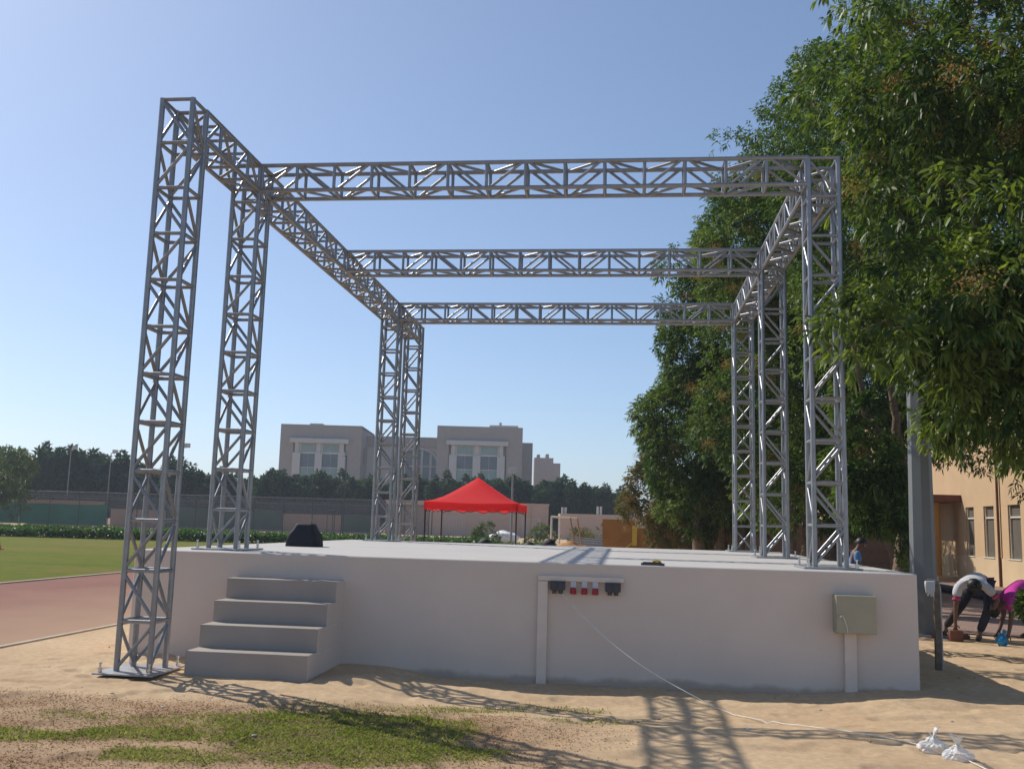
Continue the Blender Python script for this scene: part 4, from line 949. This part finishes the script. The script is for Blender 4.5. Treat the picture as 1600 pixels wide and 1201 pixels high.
# recessed centre with an arched window
ctop = zy(681, 640); mb = MB(); cx0, cx1 = bx(560), bx(690)
acx, arx = bx(650), bx(684)-bx(650); zsp = zy(725, 650); zar = zy(698, 650)-zsp
N = 20; vs = []
def arc(k): a = math.pi*k/N; return acx-arx*math.cos(a), zsp+zar*math.sin(a)
mb.box(cx0, acx-arx, 8, 8.5, 0, ctop); mb.box(acx+arx, cx1, 8, 8.5, 0, ctop)
for k in range(N):
    (xa, za), (xb, zb_) = arc(k), arc(k+1)
    mb.add([(xa, 8, za), (xb, 8, zb_), (xb, 8, ctop-.001), (xa, 8, ctop-.001)], [(0, 1, 2, 3)])
mb.build('centre_wall', M['bld_light'], bl); MB().box(cx0, cx1, 7.6, 7.99, ctop-1.6, ctop+.4).build('centre_cornice', M['bld_wall'], bl)
wn = MB(); vs = [arc(k) for k in range(N+1)]; wn.add([(x, 8.35, z) for x, z in vs]+[(acx+arx, 8.35, 0), (acx-arx, 8.35, 0)], [tuple(range(N+3))]); wn = wn.build('arched_window', M['glass'], bl)
for k in (-.62, -.2, .2, .62): MB().box(acx+arx*k-.22, acx+arx*k+.22, 8.1, 8.33, 0, zsp+zar*math.sqrt(1-k*k)-.05).build('mullion', M['bld_white'], wn)
for zz in (zsp-.1, zsp-3.0): MB().box(acx-arx, acx+arx, 8.15, 8.3, zz, zz+.18).build('transom', M['frame_white'], wn)
MB().tube([(arc(k)[0], 7.95, arc(k)[1]+.25) for k in range(N+1)], .32, 6).build('arch_moulding', M['bld_white'], bl)
MB().box(bx(480), bx(500), 3, 6, topL-.04, topL+.55).build('roof_box', M['bld_light'], bl)
MB().box(bx(766), bx(812), 4, 9, topR-.04, topR+.75).build('roof_box', M['bld_light'], bl)
MB().tube([(bx(783), 6, topR+.75), (bx(783), 6, topR+1.5)], .3, 8).build('roof_vent', M['bld_white'], bl)
for x0, x1, y0, y1, tt in ((bx(819)+.002, bx(838), 16, 30, zy(682, 830)),):
    MB().box(x0, x1, y0, y1, 0, tt).build('side_wing', M['bld_wall'], bl)
for yy in (3.5, 7.5, 11.5):
    MB().box(bx(819)+.001, bx(819)+.06, yy, yy+1.4, topR-7, topR-4).build('side_window', M['glass'], bl)
for yy in (3.5, 8.0):
    MB().box(bx(567)+.001, bx(567)+.06, yy, yy+1.4, topL-7, topL-4).build('side_window', M['glass'], bl)
b2 = empty('far_building', (*spot(838, 240), 0), None, FA); tag(b2, 'small beige stepped building far behind, just right of the pale building', 'building')
pm2 = 240/F_PX
for nm, x0, x1, py in (('block', 0, 30, 716), ('block', 30, 41, 724), ('parapet_block', 4, 9, 711), ('parapet_block', 18, 23, 710)):
    MB().box(x0*pm2, x1*pm2-.01, 0 if nm == 'block' else .1, 8, 0, EYE+(820-py)*pm2).build(nm, M['bld_wall'], b2)

# traffic cones on the field
cone = None
for px, d, lab in ((235, 40.5, 'orange cone on the field seen through the front left truss post'), (16, 41, 'orange cone on the field near the picture edge')):
    x, y = spot(px, d); c_ = empty('traffic_cone', (x, y, .006)); tag(c_, lab, 'cone', 'cones on the field')
    MB().tube([(0, 0, .03), (0, 0, .46)], [.13, .03], 14).build('cone_body', M['cone'], c_)
    MB().box(-.17, .17, -.17, .17, 0, .03).build('base', M['cone'], c_)

# ------------------------------------------------------------------ people
def skin_mesh(name, nodes, edges, mat, sub=2, root=0):
    """nodes: [(position, radius)], edges: index pairs -> one continuous skinned surface"""
    me = bpy.data.meshes.new(name+'_cage'); me.from_pydata([tuple(map(float, p)) for p, r in nodes], edges, [])
    o = bpy.data.objects.new(name+'_cage', me); COL.objects.link(o)
    md = o.modifiers.new('skin', 'SKIN'); md.use_smooth_shade = True; md.branch_smoothing = .6
    for i, (p, r) in enumerate(nodes):
        sv = me.skin_vertices[0].data[i]; rr = r if isinstance(r, tuple) else (r, r); sv.radius = rr; sv.use_root = (i == root)
    ss = o.modifiers.new('sub', 'SUBSURF'); ss.levels = sub; ss.render_levels = sub
    dg = bpy.context.evaluated_depsgraph_get(); dg.update()
    out = bpy.data.meshes.new_from_object(o.evaluated_get(dg)); out.name = name
    out.materials.clear(); out.materials.append(mat); smooth(out)
    bpy.data.objects.remove(o); bpy.data.meshes.remove(me); return out
def person(label, J, shirt, trim, grow=1.0):
    """J: world joints; limbs suffixed _a and _b"""
    V = {k: np.array(v, float) for k, v in J.items()}
    base = np.array([V['pelvis'][0], V['pelvis'][1], 0]); 
    for k in V: V[k] = V[k]-base
    N = []; E_ = []; I = {}
    def nd(k, p, r): I[k] = len(N); N.append((p, r)); return I[k]
    def ed(a, b_): E_.append((I[a], I[b_]))
    nd('pelvis', V['pelvis'], .115); nd('waist', V['waist'], .105); nd('chest', V['chest'], .125); nd('neck', V['neck'], .05)
    hd = unit(V['head']-V['neck']); fc = np.array(J['face'], float); fc = unit(fc-hd*float(fc@hd))
    nd('jaw', V['head']-hd*.045+fc*.012, .068); nd('skull', V['head']+hd*.035-fc*.008, .082); nd('top', V['head']+hd*.065-fc*.012, .05)
    nd('nose', V['head']-hd*.005+fc*.100, .013)
    side = unit(np.cross(hd, fc)); 
    nd('ear_a', V['head']+hd*.01+side*.088-fc*.01, .014); nd('ear_b', V['head']+hd*.01-side*.088-fc*.01, .014)
    for a, b_ in (('pelvis', 'waist'), ('waist', 'chest'), ('chest', 'neck'), ('neck', 'jaw'), ('jaw', 'skull'), ('skull', 'top'), ('skull', 'nose'), ('skull', 'ear_a'), ('skull', 'ear_b')): ed(a, b_)
    for s_ in ('_a', '_b'):
        nd('sh'+s_, V['sh'+s_], .062); nd('el'+s_, V['el'+s_], .042); nd('wr'+s_, V['wr'+s_], .028); nd('pm'+s_, V['hand'+s_], (.036, .018))
        ed('chest', 'sh'+s_); ed('sh'+s_, 'el'+s_); ed('el'+s_, 'wr'+s_); ed('wr'+s_, 'pm'+s_)
        fd = unit(V['hand'+s_]-V['wr'+s_]); sd_ = unit(np.cross(fd, np.array([.3, 1, .2])))
        curl = unit(np.cross(sd_, fd))
        for k in range(4):
            L_ = (.030, .036, .034, .026)[k]; o_ = sd_*(.024-.016*k)
            nd(f'f{k}'+s_, V['hand'+s_]+fd*.03+o_, .0095); nd(f'g{k}'+s_, V['hand'+s_]+fd*(.03+L_)+o_*1.2+curl*.014, .008); nd(f'h{k}'+s_, V['hand'+s_]+fd*(.035+L_*1.6)+o_*1.2+curl*.035, .007)
            ed('pm'+s_, f'f{k}'+s_); ed(f'f{k}'+s_, f'g{k}'+s_); ed(f'g{k}'+s_, f'h{k}'+s_)
        nd('t0'+s_, V['hand'+s_]-fd*.01+sd_*.045, .011); nd('t1'+s_, V['hand'+s_]+fd*.025+sd_*.06+curl*.015, .009); ed('pm'+s_, 't0'+s_); ed('t0'+s_, 't1'+s_)
        nd('hip'+s_, V['hip'+s_], .088); nd('kn'+s_, V['kn'+s_], .058); nd('an'+s_, V['an'+s_], .038); nd('toe'+s_, V['toe'+s_], (.04, .028))
        ed('pelvis', 'hip'+s_); ed('hip'+s_, 'kn'+s_); ed('kn'+s_, 'an'+s_); ed('an'+s_, 'toe'+s_)
    body = link('person', skin_mesh('person', N, E_, M['skin']), None, None, tuple(base)); tag(body, label, 'person', 'people beside the stage')
    def cloth(nm, mat, items, edges):
        idx = {k: i for i, (k, p, r) in enumerate(items)}
        link(nm, skin_mesh(nm, [(p, r) for k, p, r in items], [(idx[a], idx[b_]) for a, b_ in edges], mat), None, body)
    mid = lambda a, b_, u: V[a]*(1-u)+V[b_]*u
    it = [('pelvis', mid('pelvis', 'waist', .25), .135), ('waist', V['waist'], .135), ('chest', V['chest'], .168), ('neck', mid('chest', 'neck', .8), .066)]
    eg = [('pelvis', 'waist'), ('waist', 'chest'), ('chest', 'neck')]
    for s_ in ('_a', '_b'):
        it += [('sh'+s_, V['sh'+s_], .092), ('sl'+s_, mid('sh'+s_, 'el'+s_, .72), .068)]; eg += [('chest', 'sh'+s_), ('sh'+s_, 'sl'+s_)]
    cloth('shirt', M[shirt], it, eg)
    if trim:
        for s_ in ('_a', '_b'):
            link('sleeve_trim', MB().tube([mid('sh'+s_, 'el'+s_, .74), mid('sh'+s_, 'el'+s_, .86)], [.064, .061], 12).mesh('sleeve_trim', [M[trim]]), None, body)
        link('hem_trim', MB().tube([mid('pelvis', 'waist', -.02), mid('pelvis', 'waist', .22)], [.139, .137], 16).mesh('hem_trim', [M[trim]]), None, body)
    it = [('pelvis', V['pelvis'], .13)]; eg = []
    for s_ in ('_a', '_b'):
        it += [('hip'+s_, V['hip'+s_], .104), ('kn'+s_, V['kn'+s_], .076), ('an'+s_, mid('kn'+s_, 'an'+s_, .94), .062)]; eg += [('pelvis', 'hip'+s_), ('hip'+s_, 'kn'+s_), ('kn'+s_, 'an'+s_)]
    cloth('trousers', M['trousers'], it, eg)
    for s_ in ('_a', '_b'):
        a_, t_ = V['an'+s_], V['toe'+s_]; f_ = unit((t_-a_)*np.array([1, 1, 0]))
        link('shoe', skin_mesh('shoe', [(np.array([*(a_-f_*.07)[:2], .045]), .045), (np.array([*a_[:2], .055]), .05), (np.array([*(a_+f_*.10)[:2], .04]), .045), (np.array([*(a_+f_*.2)[:2], .03]), .035)], [(0, 1), (1, 2), (2, 3)], M['shoe']), None, body)
    # short hair as a cap over skull and nape
    mb = MB(); Z = hd; X = side; Y = -fc; vs = []; rng = random.Random(len(label))
    for i in range(9):
        th = .12+i*.175
        for j in range(18):
            a = 2*math.pi*j/18; lim = 1.0
            thh = th*(1.0+.28*math.sin(a)) if i > 4 else th      # lower on the nape, higher over the brow
            r_ = .108*(1+rng.uniform(-.05, .05))
            vs.append(V['head']+hd*.035+(X*math.cos(a)*math.sin(thh)+Y*math.sin(a)*math.sin(thh))*r_*np.array([1, 1, 1])+Z*math.cos(thh)*r_)
    mb.add(vs, [(i*18+j, (i+1)*18+j, (i+1)*18+(j+1) % 18, i*18+(j+1) % 18) for i in range(8) for j in range(18)]+[tuple(range(18))[::-1]], 0, True)
    mb.build('hair', M['hair'], body)
    for s_ in (-1, 1):
        mb = MB().ball(tuple(V['head']+hd*.022+fc*.082+side*.032*s_), .011, 8, 6); mb.build('eye', M['white_sheet'], body)
    return body
person('stooping person in grey-white shirt with pink trim setting down a red block', dict(
    pelvis=(5.80, 16.95, .86), waist=(5.66, 16.72, .93), chest=(5.43, 16.42, .92), neck=(5.37, 16.14, .90), head=(5.35, 15.98, .875), face=(-.1, -.1, -1.0),
    sh_a=(5.22, 16.30, .85), el_a=(5.17, 16.26, .58), wr_a=(5.16, 16.29, .32), hand_a=(5.16, 16.30, .215),
    sh_b=(5.62, 16.28, .85), el_b=(5.80, 16.26, .66), wr_b=(5.72, 16.24, .50), hand_b=(5.72, 16.34, .53),
    hip_a=(5.68, 17.02, .84), kn_a=(5.49, 17.0, .50), an_a=(5.36, 17.45, .10), toe_a=(5.28, 17.27, .03),
    hip_b=(5.88, 16.88, .84), kn_b=(5.72, 16.45, .50), an_b=(5.56, 16.46, .10), toe_b=(5.48, 16.28, .03)), 'grey_shirt', 'pink_trim')
person('person in magenta shirt bent double behind the shrub', dict(
    pelvis=(6.52, 16.95, .80), waist=(6.36, 16.82, .84), chest=(6.10, 16.66, .70), neck=(5.94, 16.56, .55), head=(5.84, 16.5, .48), face=(-.1, -.5, -.8),
    sh_a=(6.06, 16.44, .66), el_a=(6.02, 16.36, .38), wr_a=(5.96, 16.32, .16), hand_a=(5.93, 16.32, .08),
    sh_b=(6.10, 16.86, .66), el_b=(6.10, 16.9, .38), wr_b=(6.02, 16.86, .16), hand_b=(5.98, 16.86, .08),
    hip_a=(6.50, 16.84, .78), kn_a=(6.40, 16.62, .46), an_a=(6.52, 16.66, .10), toe_a=(6.36, 16.56, .03),
    hip_b=(6.56, 17.06, .78), kn_b=(6.46, 17.14, .46), an_b=(6.60, 17.16, .10), toe_b=(6.44, 17.1, .03)), 'pink_shirt', None)
person('dark-haired person in blue shirt standing beyond the far side of the stage', dict(
    pelvis=(4.38, 19.66, .84), waist=(4.39, 19.66, 1.0), chest=(4.42, 19.65, 1.17), neck=(4.47, 19.64, 1.31), head=(4.52, 19.63, 1.40), face=(.9, -.1, -.25),
    sh_a=(4.42, 19.47, 1.24), el_a=(4.44, 19.42, .98), wr_a=(4.62, 19.46, .86), hand_a=(4.70, 19.48, .84),
    sh_b=(4.42, 19.83, 1.24), el_b=(4.46, 19.88, .98), wr_b=(4.64, 19.82, .86), hand_b=(4.72, 19.80, .84),
    hip_a=(4.38, 19.57, .80), kn_a=(4.43, 19.55, .45), an_a=(4.36, 19.55, .09), toe_a=(4.54, 19.53, .03),
    hip_b=(4.38, 19.75, .80), kn_b=(4.45, 19.77, .45), an_b=(4.40, 19.77, .09), toe_b=(4.58, 19.77, .03)), 'blue_shirt', None)
bevel_box('paving_block', 5.06, 5.26, 16.25, 16.35, gz1(5.16, 16.3)-.005, .155, .008, M['brick'])
tag(bpy.data.objects['paving_block'], 'red paving block under the hand of the stooping person', 'block')
rng = random.Random(31)
for i in range(5):
    x = 4.98+rng.uniform(0, .6); y = 16.75+rng.uniform(-.1, .25)
    o = MB().box(-.1, .1, -.05, .05, 0, .06).build('loose_block', M['brick'], None, (x, y, gz1(x, y)+.004), rng.uniform(0, 3)); tag(o, 'loose red block on the sand at the paving edge', 'block', 'loose blocks at the paving edge')
mb = MB(); rng = random.Random(6)
mb.ball((0, 0, .075), (.085, .08, .085), 16, 10, 0, .2, rng); mb.tube([(0, 0, .13), (.015, -.01, .18), (.05, 0, .23)], [.035, .016, .04], 7); mb.tube([(0, 0, .13), (-.04, .01, .19)], [.03, .03], 7)
o = mb.build('plastic_bag', M['blue_bag'], None, (5.72, 15.95, gz1(5.72, 15.95))); tag(o, 'knotted bright blue plastic bag on the sand near the shrub', 'plastic bag')

# ------------------------------------------------------------------ grass tufts and litter on the sand
rng = np.random.default_rng(500)
def blades(name, label, n, dens, lo, hi, mat, wd, region, lean=.55):
    x = rng.uniform(region[0], region[1], n); y = rng.uniform(region[2], region[3], n)
    keep = rng.random(n) < dens(x, y); x = x[keep]; y = y[keep]; k = len(x)
    P = np.stack([x, y, sandz(x, y)-.004], 1)
    D = unit(np.stack([rng.normal(0, lean, k), rng.normal(0, lean, k), np.ones(k)], 1))
    o = link(name, leaves_mesh(name, P, D, rng.uniform(lo, hi, k), np.full(k, wd)*rng.uniform(.7, 1.4, k), np.clip(vnoise(x*2.5, y*2.5, 6)*.8+rng.uniform(-.15, .35, k), 0, 1), rng, mat, droop=.35))
    tag(o, label, 'grass', kind='stuff'); return o
REG = (-6.5, 1.2, 5.2, 10.2)
blades('grass', 'patchy short green grass in front of the steps', 260000, lambda x, y: np.clip(patch(x, y, GREEN)*(.35+1.1*vnoise(x*5, y*5, 2)), 0, 1)*.9+.22*patch(x, y, THIN)*vnoise(x*4, y*4, 12), .022, .06, M['grass'], .0045, REG)
blades('dry_grass', 'flattened dry brown grass over the bare ground', 330000, lambda x, y: np.clip(thatch(x, y)*1.1, 0, 1)*(.3+.7*vnoise(x*6, y*6, 15)), .012, .036, M['drygrass'], .0024, REG, 1.4)
def litter(x, y): return .10+.5*sstep(.55, .8, vnoise(x*1.1, y*1.1, 51))
M['litter'] = leaf_mat('leaf_litter', (.07, .045, .025), (.26, .19, .10), .1, .8, .1)
o = blades('leaf_litter', 'tiny dry leaves, twigs and crumbs strewn over the sand', 3200, litter, .012, .05, M['litter'], .007, (-6.8, 7.0, 5.2, 15.5), 3.0); o['category'] = 'litter'
rng2 = random.Random(71)
LIT = [(-3.85, 8.2), (-5.9, 8.9), (.62, 9.45), (-.75, 10.5), (-2.7, 7.3), (2.9, 9.35), (1.05, 8.6), (-4.6, 8.75), (1.9, 10.0)]
for i, (x, y) in enumerate(LIT):
    s_ = rng2.uniform(.010, .020); mb = MB()
    mb.ball((0, 0, s_*.3), (s_*1.4, s_, s_*.5), 7, 4, 0, .25, rng2)
    o = mb.build('pebble', M['pale_stone'] if i % 3 else M['white_sheet'], None, (x, y, gz1(x, y))); tag(o, 'small pale pebble or scrap lying on the open sand', 'pebble', 'pebbles on the sand')

# ------------------------------------------------------------------ haze in the air
me = MB().box(-460, 460, -65, 910, -1.1, 26.0).mesh('haze')
mt = bpy.data.materials.new('haze_air'); mt.use_nodes = True; t = mt.node_tree; t.nodes.clear()
pv = t.nodes.new('ShaderNodeVolumePrincipled'); pv.inputs['Color'].default_value = (.80, .89, 1.0, 1); pv.inputs['Density'].default_value = .00055; pv.inputs['Anisotropy'].default_value = .1
mo = t.nodes.new('ShaderNodeOutputMaterial'); t.links.new(pv.outputs[0], mo.inputs['Volume'])
hz = link('haze', me, mt); tag(hz, 'thin pale haze filling the air over the whole place', 'haze', kind='stuff')
SC.cycles.volume_bounces = 0
